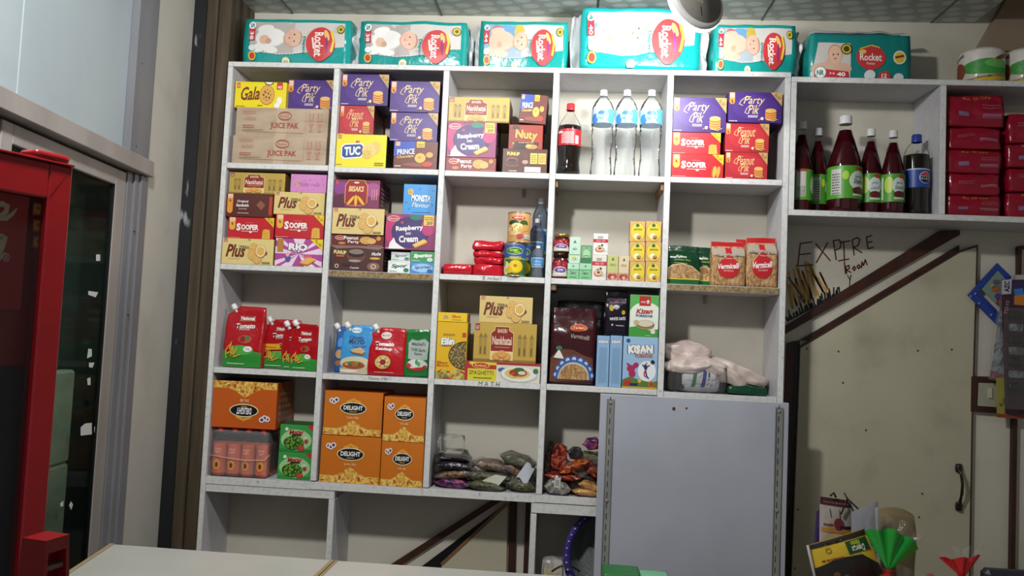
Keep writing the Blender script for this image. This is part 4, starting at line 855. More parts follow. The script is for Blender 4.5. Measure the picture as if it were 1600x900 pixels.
carton('biscuit_box', 'blue and brown chocolate biscuit box leaning askew at the top of the third bay', 'box', 811, 853, 148, t2, prince, '#6a3024', .012, .15, '#7c6a64', cell=2, tilt=radians(3.2), gap=.004)
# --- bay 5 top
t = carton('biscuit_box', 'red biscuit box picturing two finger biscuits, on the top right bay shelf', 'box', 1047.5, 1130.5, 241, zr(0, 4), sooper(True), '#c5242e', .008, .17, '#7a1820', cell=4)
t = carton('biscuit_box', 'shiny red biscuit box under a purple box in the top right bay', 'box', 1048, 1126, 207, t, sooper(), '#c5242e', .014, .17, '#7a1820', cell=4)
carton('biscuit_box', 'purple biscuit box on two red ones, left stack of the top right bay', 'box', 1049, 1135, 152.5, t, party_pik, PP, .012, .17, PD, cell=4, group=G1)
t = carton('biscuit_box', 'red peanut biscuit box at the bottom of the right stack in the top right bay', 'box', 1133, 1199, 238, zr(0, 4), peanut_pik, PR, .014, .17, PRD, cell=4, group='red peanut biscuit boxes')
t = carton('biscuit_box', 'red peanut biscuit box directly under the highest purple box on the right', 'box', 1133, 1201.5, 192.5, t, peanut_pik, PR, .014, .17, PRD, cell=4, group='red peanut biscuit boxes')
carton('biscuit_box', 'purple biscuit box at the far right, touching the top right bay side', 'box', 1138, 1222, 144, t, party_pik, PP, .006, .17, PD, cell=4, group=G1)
# --- bay 1 second row
t = carton('biscuit_box', 'pale yellow tea biscuit box at the bottom left corner of its bay', 'box', 345, 427, 373, zr(1, 0), zeera, '#e3cf88', .004, .17, '#b09c5c', cell=0, group='pale yellow tea biscuit boxes')
t = carton('biscuit_box', 'red biscuit box on the left, between a yellow and a brown box', 'box', 356, 428, 339.5, t, sooper(), '#c4202a', .02, .16, '#7a1820', cell=0)
t = carton('biscuit_box', 'dark brown sandwich biscuit box with an orange tab, slightly tilted', 'box', 351, 425.5, 303, t, sandwich, '#5a2620', .014, .16, '#a83c26', cell=0)
nk = carton('biscuit_box', 'crumpled gold biscuit box at the top left of its bay beside a small pink box', 'box', 358, 445, 270, t, nankhatai, '#bda04a', .014, .17, '#8a7030', cell=0)
t = carton('biscuit_box', 'pink and white sunburst biscuit box with a yellow corner', 'box', 430, 504, 373, zr(1, 0), rio, '#b04a98', .01, .17, '#7a2c6a', cell=0)
t = carton('biscuit_box', 'red biscuit box standing on the pink sunburst box', 'box', 430, 506, 335.5, t, sooper(), '#c4202a', .008, .16, '#7a1820', cell=0)
t = carton('biscuit_box', 'pale yellow tea biscuit box under the small pink box', 'box', 428, 507, 300.5, t, zeera, '#e0ca82', .012, .16, '#b09c5c', cell=0, group='pale yellow tea biscuit boxes')
carton('wafer_box', 'small plain pink wafer box with scattered dots', 'box', 454, 510, 272.5, t, pinkbox, '#d48ac4', .014, .15, '#a8609a', cell=0)
# --- bay 2 second row
t = carton('cupcake_bag', 'dark brown shiny mocha cupcake pack standing on the chipboard-edged shelf', 'pack', 517, 599, 384, zr(1, 1), funup2, '#4c2a26', .008, .18, '#33191a', cell=1)
t = carton('biscuit_box', 'low maroon peanut biscuit box wedged above the mocha cupcake pack', 'box', 518, 600, 367, t, peanut_party, '#6a2422', .02, .17, '#4a1818', cell=1)
t = carton('biscuit_box', 'pale yellow tea biscuit box between the maroon boxes of the second bay', 'box', 518, 600, 325.5, t, zeera, '#e0c984', .01, .17, '#a8925a', cell=1, group='pale yellow tea biscuit boxes')
carton('rusk_box', 'purple and crimson rusk box with three golden rusks, top of its stack', 'box', 516, 593, 281, t, bisaks, '#7c2c50', .012, .18, '#5c1a34', cell=1)
s1 = carton('chewing_gum_box', 'small white and green box in the lower left of four little boxes', 'box', 606, 641, 407.5, zr(1, 1), sporten('Spor', '#3c7a5c', '#f0f2f0'), '#dfe6e2', .02, .1, '#bcc6c2', cell=1)
s2 = carton('chewing_gum_box', 'small light blue box in the lower right of four little boxes', 'box', 641.5, 678, 410, zr(1, 1), sporten('Sporten', '#2c6ab4', '#9cccf0'), '#4c9cd8', .016, .1, '#2c6ab4', cell=1)
s3 = carton('chewing_gum_box', 'small white and grey-green box in the upper left of four little boxes', 'box', 611, 641, 393.5, s1, sporten('Spor', '#5c8c7c', '#e4e8e6'), '#d0d8d4', .03, .1, '#a8b4b0', cell=1)
s4 = carton('chewing_gum_box', 'small green box in the upper right of four little boxes', 'box', 641.5, 678.5, 392, s2, sporten('Sporten', '#e8f2e4', '#3c9a5c'), '#4caa68', .02, .1, '#2f7a48', cell=1)
t = carton('biscuit_box', 'magenta and purple raspberry biscuit box above four little chewing gum boxes', 'box', 602, 681, 335, s4, raspberry, '#8c2f66', .012, .18, '#4a1c4c', cell=1)
carton('candy_box', 'light blue box with pale letters standing on the raspberry biscuit box', 'box', 630, 681, 288, t, bluebox, '#3c9ade', .03, .1, '#2a78b4', cell=1)
# --- third row bay 3
el = carton('pasta_box', 'tall yellow pasta box with a half-round window', 'box', 681, 729, 503, zr(2, 2), elfin, '#e6b81c', .008, .1, '#b8921c', cell=2)
m = MB(); w_ = el.dimensions.x; hz = .045
lid = carton('lid_flap', '', 'box', 681, 730, 488.5, el, elfin_flap, '#f0c822', .006, .1, '#c9a01c', cell=2)
for k_ in ('label', 'category'): del lid[k_]
lid.parent = el; lid.location = lid.location-el.location
sp = carton('spaghetti_box', 'flat red and yellow spaghetti box with a plate of pasta', 'box', 726, 844, 566.5, zr(2, 2), spaghetti, '#c9bfa8', .006, .1, '#a82c28', cell=2)
t = carton('biscuit_box', 'large gold biscuit box with a crimson shield, standing on the spaghetti box', 'box', 740, 838, 505, sp, nankhatai, '#c4a24a', .02, .2, '#8a7030', cell=2)
carton('biscuit_box', 'pale yellow tea biscuit box on the large gold box in the middle bay', 'box', 749, 832, 463.5, t, zeera, '#dcc27c', .03, .17, '#96824c', cell=2, group='pale yellow tea biscuit boxes')
# --- third row bay 4
k1 = carton('porridge_box', 'pale blue porridge box seen edge-on, left of its twin', 'box', 932, 951.5, 524.5, zr(2, 3), kisan_side, '#8fb4d8', .01, .09, '#7aa0c8', cell=3, group='pale blue porridge boxes seen edge-on')
k2 = carton('porridge_box', 'pale blue porridge box seen edge-on, touching the front-facing one', 'box', 952.5, 971.5, 524.5, zr(2, 3), kisan_side, '#8fb4d8', .008, .09, '#7aa0c8', cell=3, group='pale blue porridge boxes seen edge-on')
k3 = carton('porridge_box', 'pale blue porridge box facing front with large white letters and a running figure', 'box', 973, 1027.5, 526.5, zr(2, 3), kisan_front, '#9cc0e0', .006, .06, '#7aa0c8', cell=3)
carton('porridge_box', 'green and white porridge box with a red star badge and a bowl', 'box', 984, 1029, 461, k3, kizan, '#e6ece0', .012, .06, '#3c7a3c', cell=3)
# --- fourth row
for i, (a, b, yt, yf, lb) in enumerate(((434, 487, 707.5, .03, 'green pea snack box standing on the shelf beside the bottle pack'), (437, 489.5, 664, .034, 'green pea snack box on top of its twin under the ketchup shelf'))):
    if i == 0: mb = carton('snack_box', lb, 'box', a, b, yt, zr(3, 0), matar, '#3fa04c', yf, .14, '#2c6a34', cell=0, group='green pea snack boxes')
    else: carton('snack_box', lb, 'box', a, b, yt, mb, matar, '#3fa04c', yf, .14, '#2c6a34', cell=0, group='green pea snack boxes')
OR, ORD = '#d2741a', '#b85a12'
GD = 'orange lentil snack cartons'
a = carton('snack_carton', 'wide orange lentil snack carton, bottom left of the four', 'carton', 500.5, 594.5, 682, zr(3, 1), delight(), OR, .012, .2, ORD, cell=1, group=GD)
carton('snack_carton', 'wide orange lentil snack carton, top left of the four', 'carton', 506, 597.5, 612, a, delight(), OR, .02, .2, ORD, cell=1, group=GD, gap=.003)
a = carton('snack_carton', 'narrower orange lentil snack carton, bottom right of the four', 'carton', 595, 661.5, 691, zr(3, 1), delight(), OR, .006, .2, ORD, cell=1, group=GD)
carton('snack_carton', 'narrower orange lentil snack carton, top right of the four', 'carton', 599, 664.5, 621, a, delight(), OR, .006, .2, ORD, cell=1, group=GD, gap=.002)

# --- little cartons, row 2 bay 4
GS = 'gold framed soap boxes'
for c, (a, b) in enumerate(((983.7, 1007.6), (1008.6, 1033))):
    on = zr(1, 3)
    for r, yt in enumerate((409, 378, 346)):
        on = carton('soap_box', 'small gold box with a yellow oval, %s box of the %s column' % (('lowest', 'middle', 'highest')[r], ('left', 'right')[c]), 'box', a+r*.2, b+r*.2, yt, on, gold_soap, '#d9b070', .01, .05, '#b48c4c', cell=3, group=GS)
g1 = carton('soap_box', 'small light green box under the tall pale green one', 'box', 886.5, 904.5, 411.5, zr(1, 3), green_soap, '#b4dcc0', .012, .06, '#5a9c6c', cell=3)
g2 = carton('soap_box', 'small light green box under the dark green one', 'box', 905.2, 924, 411.5, zr(1, 3), green_soap, '#a8d4b4', .012, .06, '#5a9c6c', cell=3)
carton('soap_box', 'tall pale green box standing on a light green box', 'box', 889.5, 906.5, 370.5, g1, green_tall, '#c2e0cc', .014, .05, '#8ab49a', cell=3)
carton('soap_box', 'dark green box standing on a light green box', 'box', 907.5, 925, 383.5, g2, darkgreen, '#3c7c50', .016, .05, '#2c5c3c', cell=3)
r1 = carton('hair_oil_box', 'white box with a red band, lower of the two', 'box', 925.2, 947.5, 398.5, zr(1, 3), redband, '#e2ddcf', .01, .05, '#b8b09c', cell=3, group='white boxes with red bands')
carton('hair_oil_box', 'white box with a red band, standing on its twin', 'box', 927, 950, 365, r1, redband, '#ebe8e0', .012, .05, '#b8b09c', cell=3, group='white boxes with red bands')
carton('soap_box', 'small olive yellow upright box beside the red banded white boxes', 'box', 948.5, 966, 398.5, zr(1, 3), smallcart('#8a9a3c'), '#c2c480', .012, .05, '#9a9c5c', cell=3)
carton('soap_box', 'small cream upright box left of the gold soap boxes', 'box', 966.6, 982.8, 400, zr(1, 3), smallcart('#b08a5c'), '#dccaa8', .012, .05, '#b0a080', cell=3)

def settle(o, cell, z, ymin=-.02, drop=False):
    """keep a bag inside its bay: off the sides, the back and the shelf"""
    bpy.context.view_layer.update()
    P = [o.matrix_world @ v.co for v in o.data.vertices]; a, b = CELLX[cell]
    if cell == 3 and z < 1.1: b = 1.775
    x0, x1, y0, y1, z0 = min(p.x for p in P), max(p.x for p in P), min(p.y for p in P), max(p.y for p in P), min(p.z for p in P)
    if x0 < a+.002: o.location.x += a+.002-x0
    elif x1 > b-.002: o.location.x -= x1-b+.002
    if y1 > .236: o.location.y -= y1-.236
    elif y0 < ymin: o.location.y += ymin-y0
    if z0 < z+.0005 or drop: o.location.z += z+.0005-z0
# ------------------------------------------------------------------ upside-down carton on the shrink-wrapped bottles
def bottle(name, label, cat, prof, body, loc, cap=None, capkey='#e8e8ea', band=None, art=None, bandkey='#ffffff', liquid_=None, group=None, parent=None, seg=28, rot=0, bspan=2*pi, flute=None, cap_grip=True):
    """lathe-built bottle: prof (r, z) list, cap (r, z0, z1), band (z0, z1) label, liquid_ (key, level)"""
    e = empty(name, label, cat, loc, (0, 0, rot), group) if parent is None else parent
    def R(z):
        for (r0, z0), (r1, z1) in zip(prof, prof[1:]):
            if z0 <= z <= z1 and z1 > z0: return r0+(r1-r0)*(z-z0)/(z1-z0)
        return prof[-1][0]
    m = MB(); m.lathe([(.0001, prof[0][1])]+prof, body, seg, caps=False, flute=flute); m.build('bottle_body', e)
    if liquid_:
        key, lv = liquid_; q = [(max(r-.0012, .001), max(z, .0015)) for r, z in prof if z < lv]; q.append((max(R(lv)-.0012, .001), lv))
        m = MB(); m.lathe([(.0001, q[0][1])]+q+[(.0001, lv+.0001)], key, seg, caps=False, flute=flute); l = m.build('liquid', e)
    if cap:
        r, z0, z1 = cap; m = MB(); fl_ = (lambda a, z: 1+.02*(1 if int(a/(2*pi)*40) % 2 else -1)) if cap_grip else None
        m.lathe([(r*1.03, z0), (r*1.03, z0+(z1-z0)*.14), (r, z0+(z1-z0)*.2), (r*.98, z1-.002), (r*.88, z1), (.0001, z1)], capkey, 32, caps=False, flute=fl_); m.build('cap', e)
    if band:
        z0, z1 = band; m = MB(); n = 12; m.lathe([(R(z0+(z1-z0)*i/n)+.0009, z0+(z1-z0)*i/n) for i in range(n+1)], bandkey, 40, caps=False)
        if art:
            f = drum_face(m, lambda z: R(z)+.0012, z0, z1, -pi/2-rot*0, pi); art(f)
        m.build('label_wrap', e)
    return e
# peach drink pack: four in front, four behind, wrapped in film
PZ = zr(3, 0)
def drink_art(f):
    f.text('PEACH', .5, .80, .30, .07, '#f4d8b8', 0, .1, .02); f.text('PULPY', .5, .70, .30, .07, '#f4d8b8', 0, .1, .02); f.ell(.5, .30, .18, .19, '#c8842c'); f.ell(.5, .29, .16, .165, '#eaa63c'); f.ell(.5, .28, .07, .09, '#7a3c1c')
pack = empty('peach_drink_pack', 'shrink-wrapped pack of small peach drink bottles with red caps', 'drink pack', (at(376, 745, .06).x, .09, PZ))
xs = [at(x, 700, .035).x for x in (344, 366.5, 388.5, 411.5)]
dprof = [(.024, 0), (.0262, .006), (.0262, .10), (.0245, .112), (.0262, .124), (.025, .14), (.019, .158), (.0125, .170), (.0125, .18)]
for j, yy in enumerate((.037, .092, .147)):
    for i, xx in enumerate(xs):
        b = bottle('drink_bottle', '', '', dprof, 'clear_empty', (0, 0, 0), (.0135, .178, .194), '#c9302c', (.012, .132), drink_art if j == 0 else None, '#dd6c4a', ('peach_drink', .13), parent=(pe := bpy.data.objects.new('drink_bottle', None)))
        COL.objects.link(pe); pe.parent = pack; pe.location = (xx-pack.location.x, yy-.09, .0008)
a0, a1 = xs[0]-.029-pack.location.x, xs[-1]+.029-pack.location.x
m = MB(); S = soft(m, (a1-a0), .168, .186, 'shrink_wrap', (.12, .12, .05), 12, .003, 18, 3)
for i, v in enumerate(m.v): m.v[i] = (v[0]+(a0+a1)/2, v[1]+.002, v[2]+.0004)
m.build('film_wrap', pack)
m = MB(); m.tube([(a0, -.086, .085), ((a0+a1)/2-.04, -.091, .077), ((a0+a1)/2+.03, -.091, .072), (a1-.01, -.086, .074), (a1+.003, -.07, .095)], .0012, '#e3cfc4'); m.build('wrap_seam', pack)
ptop = PZ+.1962
dl = carton('snack_carton', 'orange lentil snack carton lying upside down on the peach drink pack', 'carton', 328.5, 432, 596, ptop, delight(True), '#c95c18', .012, .2, '#a84a14', cell=0, topc='#3a2a20')

# ------------------------------------------------------------------ bottles
def water(x, y, z, h, r, label, group=None, key='clear_bottle', art=None, lab=(.60, .76)):
    p = [(r*.86, 0), (r*.98, .012*h/.3), (r, .05*h), (r*.93, .14*h), (r*.88, .26*h), (r*.92, .38*h), (r, .49*h), (r*.93, .51*h), (r, .53*h), (r*.93, .56*h), (r, .58*h), (r, .77*h), (r*.93, .81*h), (r*.74, .86*h), (r*.45, .905*h), (r*.30, .925*h), (r*.30, .955*h)]
    def wart(f):
        f.ell(.25, .3, .12, .35, '#3f7fd0'); f.ell(.75, .5, .18, .5, '#5fc0ee'); f.ell(.48, .52, .17, .42, '#f2f8fc'); f.ell(.48, .52, .155, .37, '#38a6dd'); f.ell(.45, .7, .08, .12, '#2a62b4'); f.text('Pure Life', .48, .48, .28, .2, '#f6fbff', 0, .3, .03); f.ell(.52, .3, .05, .08, '#c878b0')
    fl_ = lambda a, zz: 1+(.012*sin(8*a+zz*60) if zz < .5*h else 0)
    return bottle('water_bottle', label, 'bottle', p, key, (x, y, z), (r*.34, .93*h, h), '#e9edf2', (lab[0]*h, lab[1]*h), art or wart, '#b9dcf2', group=group, flute=fl_, cap_grip=False)
@special
def water_fill(): return filmy('bottled_water', '#eef4f8', .22, .05, .12, .25, 9, dist=.02)
z1 = zr(0, 3)
for x, lb in ((941, 'large clear water bottle nearest the cola, leftmost of three'), (978, 'large clear water bottle, middle of three'), (1016.5, 'large clear water bottle, rightmost of three')):
    q = at(x, 205, .06); hh = at(x, 141.5, .06).z-z1
    water(q.x, .06, z1+.0005, hh, .0445, lb, 'large clear water bottles')
def coke_art(f):
    f.rect(.12, .75, .3, .88, '#f0e0dc'); f.scrib(.28, .12, .62, .85, 6, '#f0d8d0', 7); f.rect(.66, .1, .76, .6, '#f2ecea'); f.scrib(.9, .2, .98, .8, 2, '#f0d8d0', 6)
hc = at(887, 162, .05).z-z1; cr = .047
cp = [(cr*.8, 0), (cr*.95, .01), (cr, .05*hc), (cr*.95, .12*hc), (cr*.9, .2*hc), (cr*.96, .3*hc), (cr, .38*hc), (cr, .66*hc), (cr*.93, .70*hc), (cr*.72, .765*hc), (cr*.46, .83*hc), (cr*.30, .88*hc), (cr*.28, .94*hc)]
bottle('cola_bottle', 'dark cola bottle with red label and red cap, left of the large water bottles', 'bottle', cp, 'clear_empty', (at(888, 215, .055).x+.005, .055, z1+.0005), (.0165, .905*hc, hc), '#c62a30', (.40*hc, .62*hc), coke_art, '#c8232f', ('cola', .68*hc), cap_grip=True)
# syrup bottles in the wall cabinet
ZB = 2.1282
def syrup_b(px, ytop, y, label, rpx, ang=0, group='dark red syrup bottles with green labels', side='front'):
    q = at(px, 300, y); h = at(px, ytop, y).z-ZB; r = rpx*(q.y-CP.y)/FPX/1.0
    p = [(r*.9, 0), (r*.98, .008), (r, .05*h), (r, .46*h), (r*.97, .50*h), (r*.36, .85*h), (r*.30, .88*h), (r*.30, .93*h)]
    def art(f):
        if side == 'back':
            f.rect(.30, .1, .55, .92, '#bdbcb4'); f.scrib(.32, .12, .53, .45, 3, '#4a4a44', 8); f.ell(.8, .5, .12, .3, '#d8d8cc'); f.rect(.28, .93, .56, .99, '#a8302c')
        elif side == 'half':
            f.rect(.14, .12, .34, .9, '#bdbcb4'); f.scrib(.16, .14, .32, .8, 3, '#5a5a54', 8); f.ell(.68, .55, .20, .3, '#c9d4c4'); f.text('Jam-e', .68, .66, .20, .12, '#3a5878', 0, .2, .02); f.text('Shirin', .68, .52, .24, .14, '#3a5878', 0, .2, .03); f.ell(.68, .24, .14, .12, '#5c1a1e'); f.rect(.55, .08, .8, .14, '#c8d0c0'); f.rect(.6, .88, .8, .96, '#a8302c'); f.ell(.42, .7, .06, .14, '#a8d040')
        else:
            f.ell(.25, .6, .12, .3, '#b8d04c'); f.ell(.52, .58, .19, .29, '#c9d4d0'); f.text('\ufee1\ufe8e\ufe9f' if side == 'urdu' else 'Jam-e', .52, .66, .18, .13, '#4a6070', 0, .2, .02); f.text('\ufee6\ufbfe\ufeae\ufef4\ufeb7' if side == 'urdu' else 'Shirin', .52, .50, .24, .14, '#4a6070', 0, .2, .02); f.ell(.52, .26, .15, .12, '#5c1a1e'); f.rect(.38, .08, .68, .15, '#c8d0c0'); f.ell(.58, .90, .09, .07, '#a8302c'); f.rect(.03, .08, .10, .88, '#c8c8c0')
    return bottle('syrup_bottle', label, 'bottle', p, 'clear_empty', (q.x, y, ZB+.0004), (r*.37, .915*h, h), '#d8d8da', (.13*h, .46*h), art, '#4c9a2c', ('syrup', .85*h), group=group, rot=ang, flute=lambda a, z: 1+(.008*(sin(a*14)*sin(z*420)) if z > .5*h else 0))
syrup_b(1251, 190.5, .09, 'dark red syrup bottle with its back label showing, against the left cabinet side', 17.2, side='back')
syrup_b(1277, 201, .165, 'dark red syrup bottle set back, second from the left', 15.5, ang=.5, side='half')
syrup_b(1313, 204, .195, 'dark red syrup bottle hidden behind the tallest one', 14.5)
syrup_b(1319, 182, .06, 'tallest dark red syrup bottle, in front of the others', 25, side='half')
syrup_b(1359.5, 202, .075, 'dark red syrup bottle with curved script label, right of the tallest', 17, side='urdu')
syrup_b(1394.5, 204.5, .04, 'dark red syrup bottle standing next to the blue-capped cola', 17, ang=.12)
q = at(1431, 300, .07); hp = at(1429, 211, .07).z-ZB; pr = .0475
pp = [(pr*.8, 0), (pr*.96, .01), (pr, .04*hp), (pr*.96, .2*hp), (pr, .33*hp), (pr, .72*hp), (pr*.92, .78*hp), (pr*.66, .86*hp), (pr*.38, .90*hp), (pr*.34, .93*hp)]
def pepsi_art(f):
    f.rect(0, .93, 1, 1, '#b8c4dc'); f.dot(.60, .52, .155, '#d8dce8'); f.ell(.60, .52, .14, .14*f.W/f.H, '#c8303c', a0=10, a1=170); f.ell(.60, .52, .14, .14*f.W/f.H, '#14204c', a0=190, a1=350); f.rect(.45, .42, .75, .60, '#d8dce8'); f.text('PEPSI', .60, .51, .25, .15, '#101018', 0, 0, .06)
bottle('cola_bottle', 'dark cola bottle with blue cap and label, rightmost bottle of the wall cabinet', 'bottle', pp, 'clear_empty', (q.x, .07, ZB+.0004), (.0185, .905*hp, hp), '#2c3f98', (.33*hp, .56*hp), pepsi_art, '#22489c', ('cola', .74*hp))
# three water bottles of falling size, row 2 bay 3
z2 = zr(1, 2)
def wart2(f): f.rect(.2, .1, .8, .9, '#4a90cc'); f.text('AQUA', .5, .62, .4, .25, '#e8f2fa', 0, 0, .03); f.scrib(.3, .2, .7, .4, 4, '#e8f2fa', 2)
@special
def blue_tint(): return filmy('bluish_clear_plastic', '#a8c4d8', .3, .07, .12, .25, 14)
for px, yt, y, rpx, lb in ((840.5, 384.5, .035, 10, 'smallest water bottle, in front, with a light blue label'), (837.5, 342, .152, 11.3, 'medium water bottle standing behind the smallest one'), (842.5, 310, .206, 12.8, 'tall bluish water bottle at the back against the divider')):
    q = at(px, 400, y); h = at(px, yt, y).z-z2; r = rpx*(y-CP.y)/FPX
    if q.x+r > 1.328: q.x = 1.328-r
    water(q.x, y, z2+.0004, h, r, lb, 'small water bottles beside the cans', 'blue_tint', wart2, (.32, .62))

# ------------------------------------------------------------------ cans and jars
def can(label, px, ytop, on, y, rpx, key, art, tilt=0, group=None):
    q = at(px, 400, y); zb = on if isinstance(on, float) else TOP[on.name]; h = at(px, ytop, y).z-zb; r = rpx*(y-CP.y)/FPX
    e = empty('food_can', label, 'can', (q.x, y, zb+.0004), (0, tilt, 0), group); TOP[e.name] = zb+h
    m = MB(); m.lathe([(r*.96, .004), (r*.97, .006), (r*.97, h-.006), (r*.96, h-.004)], key, 40); f = drum_face(m, r*.97, .006, h-.006, -pi/2, pi); art(f); m.build('label_wrap', e)
    for z0 in (0, h-.0045):
        m = MB(); m.lathe([(r*.96, z0), (r, z0+.001), (r, z0+.0035), (r*.96, z0+.0045)], '#b8b4a8 s', 40); m.build('rim', e)
    m = MB(); m.lathe([(r*.93, h-.004), (r*.93, h-.0035)], '#c8c4b8 s', 40); m.build('lid', e)
    return e
def pineapple(f):
    f.rect(0, .55, 1, 1, '#3a5ea0'); f.rect(0, 0, 1, .52, '#3a6a3c'); f.ell(.5, .78, .26, .12, '#f0f2e8'); f.ell(.5, .78, .25, .105, '#2c7a2c'); f.text('Green', .47, .81, .26, .09, '#c8e03c', 3, .2, .03); f.text('Gold', .58, .74, .16, .06, '#c8e03c', 0, .2, .03)
    f.text('PINEAPPLE', .53, .57, .34, .06, '#e8e83c', 0, 0, .03); f.scrib(.4, .5, .68, .53, 6, '#d8d89c'); f.ell(.25, .22, .12, .22, '#e8e0c0'); f.ell(.55, .27, .22, .22, '#c8a010'); f.ell(.55, .28, .20, .195, '#f0cc1c'); f.ell(.53, .30, .055, .05, '#a87c10'); f.ell(.35, .15, .12, .1, '#d8b82c'); f.ell(.18, .4, .06, .14, '#8aa84c')
def mushroom(f):
    f.ell(.5, .84, .2, .06, '#c83c3c'); f.text('AMERICAN', .5, .84, .28, .06, '#f2e4d0', 0, 0, .03); f.text('SLICED', .5, .76, .2, .03, '#7a3c2c'); f.ell(.36, .66, .16, .10, '#2c4a20'); f.ell(.66, .64, .12, .12, '#3a5c24'); f.ell(.46, .45, .22, .20, '#efdc9c'); f.ell(.24, .42, .12, .14, '#c8824c'); f.ell(.24, .43, .09, .1, '#e8b884'); f.ell(.7, .48, .1, .12, '#dca050'); f.ell(.38, .3, .16, .09, '#e0c07c'); f.ell(.58, .38, .08, .08, '#d0a860')
    for a, b in ((.4, .5), (.5, .42), (.45, .56), (.55, .5), (.33, .38)): f.dot(a, b, .02, '#b88a44', 8)
    f.ell(.54, .16, .08, .08, '#b03c4c'); f.ell(.60, .20, .06, .06, '#c8505c'); f.rect(.66, .08, .88, .24, '#d8d4c4'); f.scrib(.68, .1, .86, .22, 3, '#6a6454', 3)
ca = can('pineapple can with a blue top, under the mushroom can', 805, 381, zr(1, 2), .035, 17.6, '#e0c04c', pineapple, group='pineapple cans')
can('orange mushroom can standing on the front pineapple can', 809, 333.5, ca, .035, 18.6, '#d9a468', mushroom, tilt=0)
can('pineapple can half hidden behind the front one', 817, 382, zr(1, 2), .112, 17.6, '#e0c04c', pineapple, group='pineapple cans')
def jar(label, px, ytop, on, y, rpx, lidkey):
    q = at(px, 400, y); zb = on if isinstance(on, float) else TOP[on.name]; h = at(px, ytop, y).z-zb; r = rpx*(y-CP.y)/FPX
    q.x = max(q.x, 1.3565+r)
    e = empty('jam_jar', label, 'jar', (q.x, y, zb+.0004), (0, 0, 0), 'berry jam jars'); TOP[e.name] = zb+h
    m = MB(); m.lathe([(r*.9, 0), (r, .005), (r, h*.66), (r*.9, h*.76), (r*.8, h*.80), (r*.8, h*.84)], '#5c1420 g', 36); m.build('jar_body', e)
    m = MB(); m.lathe([(r+.0006, h*.08), (r+.0006, h*.66)], '#e0dcc8', 40, caps=False); f = drum_face(m, r+.0006, h*.08, h*.66, -pi/2, pi)
    f.rect(.1, .42, .92, 1, 'fruits'); f.ell(.5, .42, .26, .24, '#e8e4e8'); f.ell(.5, .42, .23, .19, '#6a4c9c'); f.text('JAM', .5, .42, .2, .14, '#ece4f0', 0, 0, .03); f.rect(.1, .02, .92, .2, '#e4e4c4'); f.scrib(.25, .08, .75, .13, 5, '#6a5a4c'); m.build('label_wrap', e)
    m = MB(); m.lathe([(r*.9, h*.82), (r*.94, h*.83), (r*.94, h*.97), (r*.9, h), (.0001, h)], lidkey, 36); m.build('lid', e); return e
ja = jar('berry jam jar with a dark lid, standing on the shelf', 872.5, 396, zr(1, 3), .04, 12.6, '#4a3a20 s')
jar('berry jam jar with a gold lid, on top of the other jar', 873.5, 366.5, ja, .04, 13, '#b89a54 s')

# ------------------------------------------------------------------ soft packs
def softpack(name, label, cat, px0, px1, ytop, on, key, art=None, yf=.02, depth=.15, k=(.25, .3, .12), nz=.003, nf=14, seed=0, group=None, yaw=0, tx=None, ty=None, cell=None, parent=None, n=12, u=(0, 1, 0, 1), warp=None, rx=0, extra=None):
    zb = on if isinstance(on, (int, float)) else TOP[on.name]
    yb = proj((at((px0+px1)/2, 400, yf).x, yf, zb))[1]; ym = (yb+ytop)/2
    x0 = at(px0, ym, yf).x; x1 = at(px1, ym, yf).x; h = at((px0+px1)/2, ytop, yf).z-zb-.0006
    if cell is not None: x0 = max(x0, CELLX[cell][0]+.004); x1 = min(x1, CELLX[cell][1]-.004)
    w = x1-x0; m = MB(); S = soft(m, w, depth, h, key, k, n, nz, nf, seed, tx, ty, warp)
    zmin = min(v[2] for v in m.v)
    if zmin != 0:
        m.v = [(a, b, c-zmin) for a, b, c in m.v]; S0 = S; S = lambda a, b, c: S0(a, b, c)-Vector((0, 0, zmin))
    if art: art(soft_face(m, S, w*(u[1]-u[0]), h*(u[3]-u[2]), u0=u[0], u1=u[1], v0=u[2], v1=u[3]))
    o = m.build(name, None, ((x0+x1)/2, yf+depth/2, zb+.0006), (rx, 0, yaw)); tag(o, label, cat, group); TOP[o.name] = zb+h
    if extra: extra(o, S, w, h)
    return o
ZT = 2.673
def flap(o, S, w, h, side=1, key='#dcdde0 g', fw=.05, seed=0):
    m = MB(); 
    def fn(u, v):
        x = side*(w/2-.012+u*fw*(1.0-.35*abs(v-.5))); y = -.03+.06*noise.noise(Vector((u*2+seed, v*4, seed))); return (x, y, .004+v*h*.92+.004*sin(u*9+v*7))
    m.grid(fn, 6, 12, key); m.build('wrapper_flap', o)
TEAL = '#169a94 g'
DG = 'teal diaper packs along the top board'
softpack('diaper_pack', 'teal diaper pack at the far left, baby in a white shirt', 'diaper pack', 377, 550, 28.5, ZT, TEAL, diaper('5', '38', '#ecebe8'), .03, .17, (.14, .3, .10), .0035, 12, 1, DG, n=16, extra=lambda o, S, w, h: flap(o, S, w, h, 1, fw=.035, seed=1))
softpack('diaper_pack', 'teal diaper pack second from the left, under crinkled shiny film', 'diaper pack', 558, 731, 32, ZT, TEAL, diaper('5', '38', '#ecebe8', '#b4aca6'), .03, .17, (.14, .3, .10), .005, 14, 2, DG, n=16, extra=lambda o, S, w, h: flap(o, S, w, h, 1, fw=.03, seed=2))
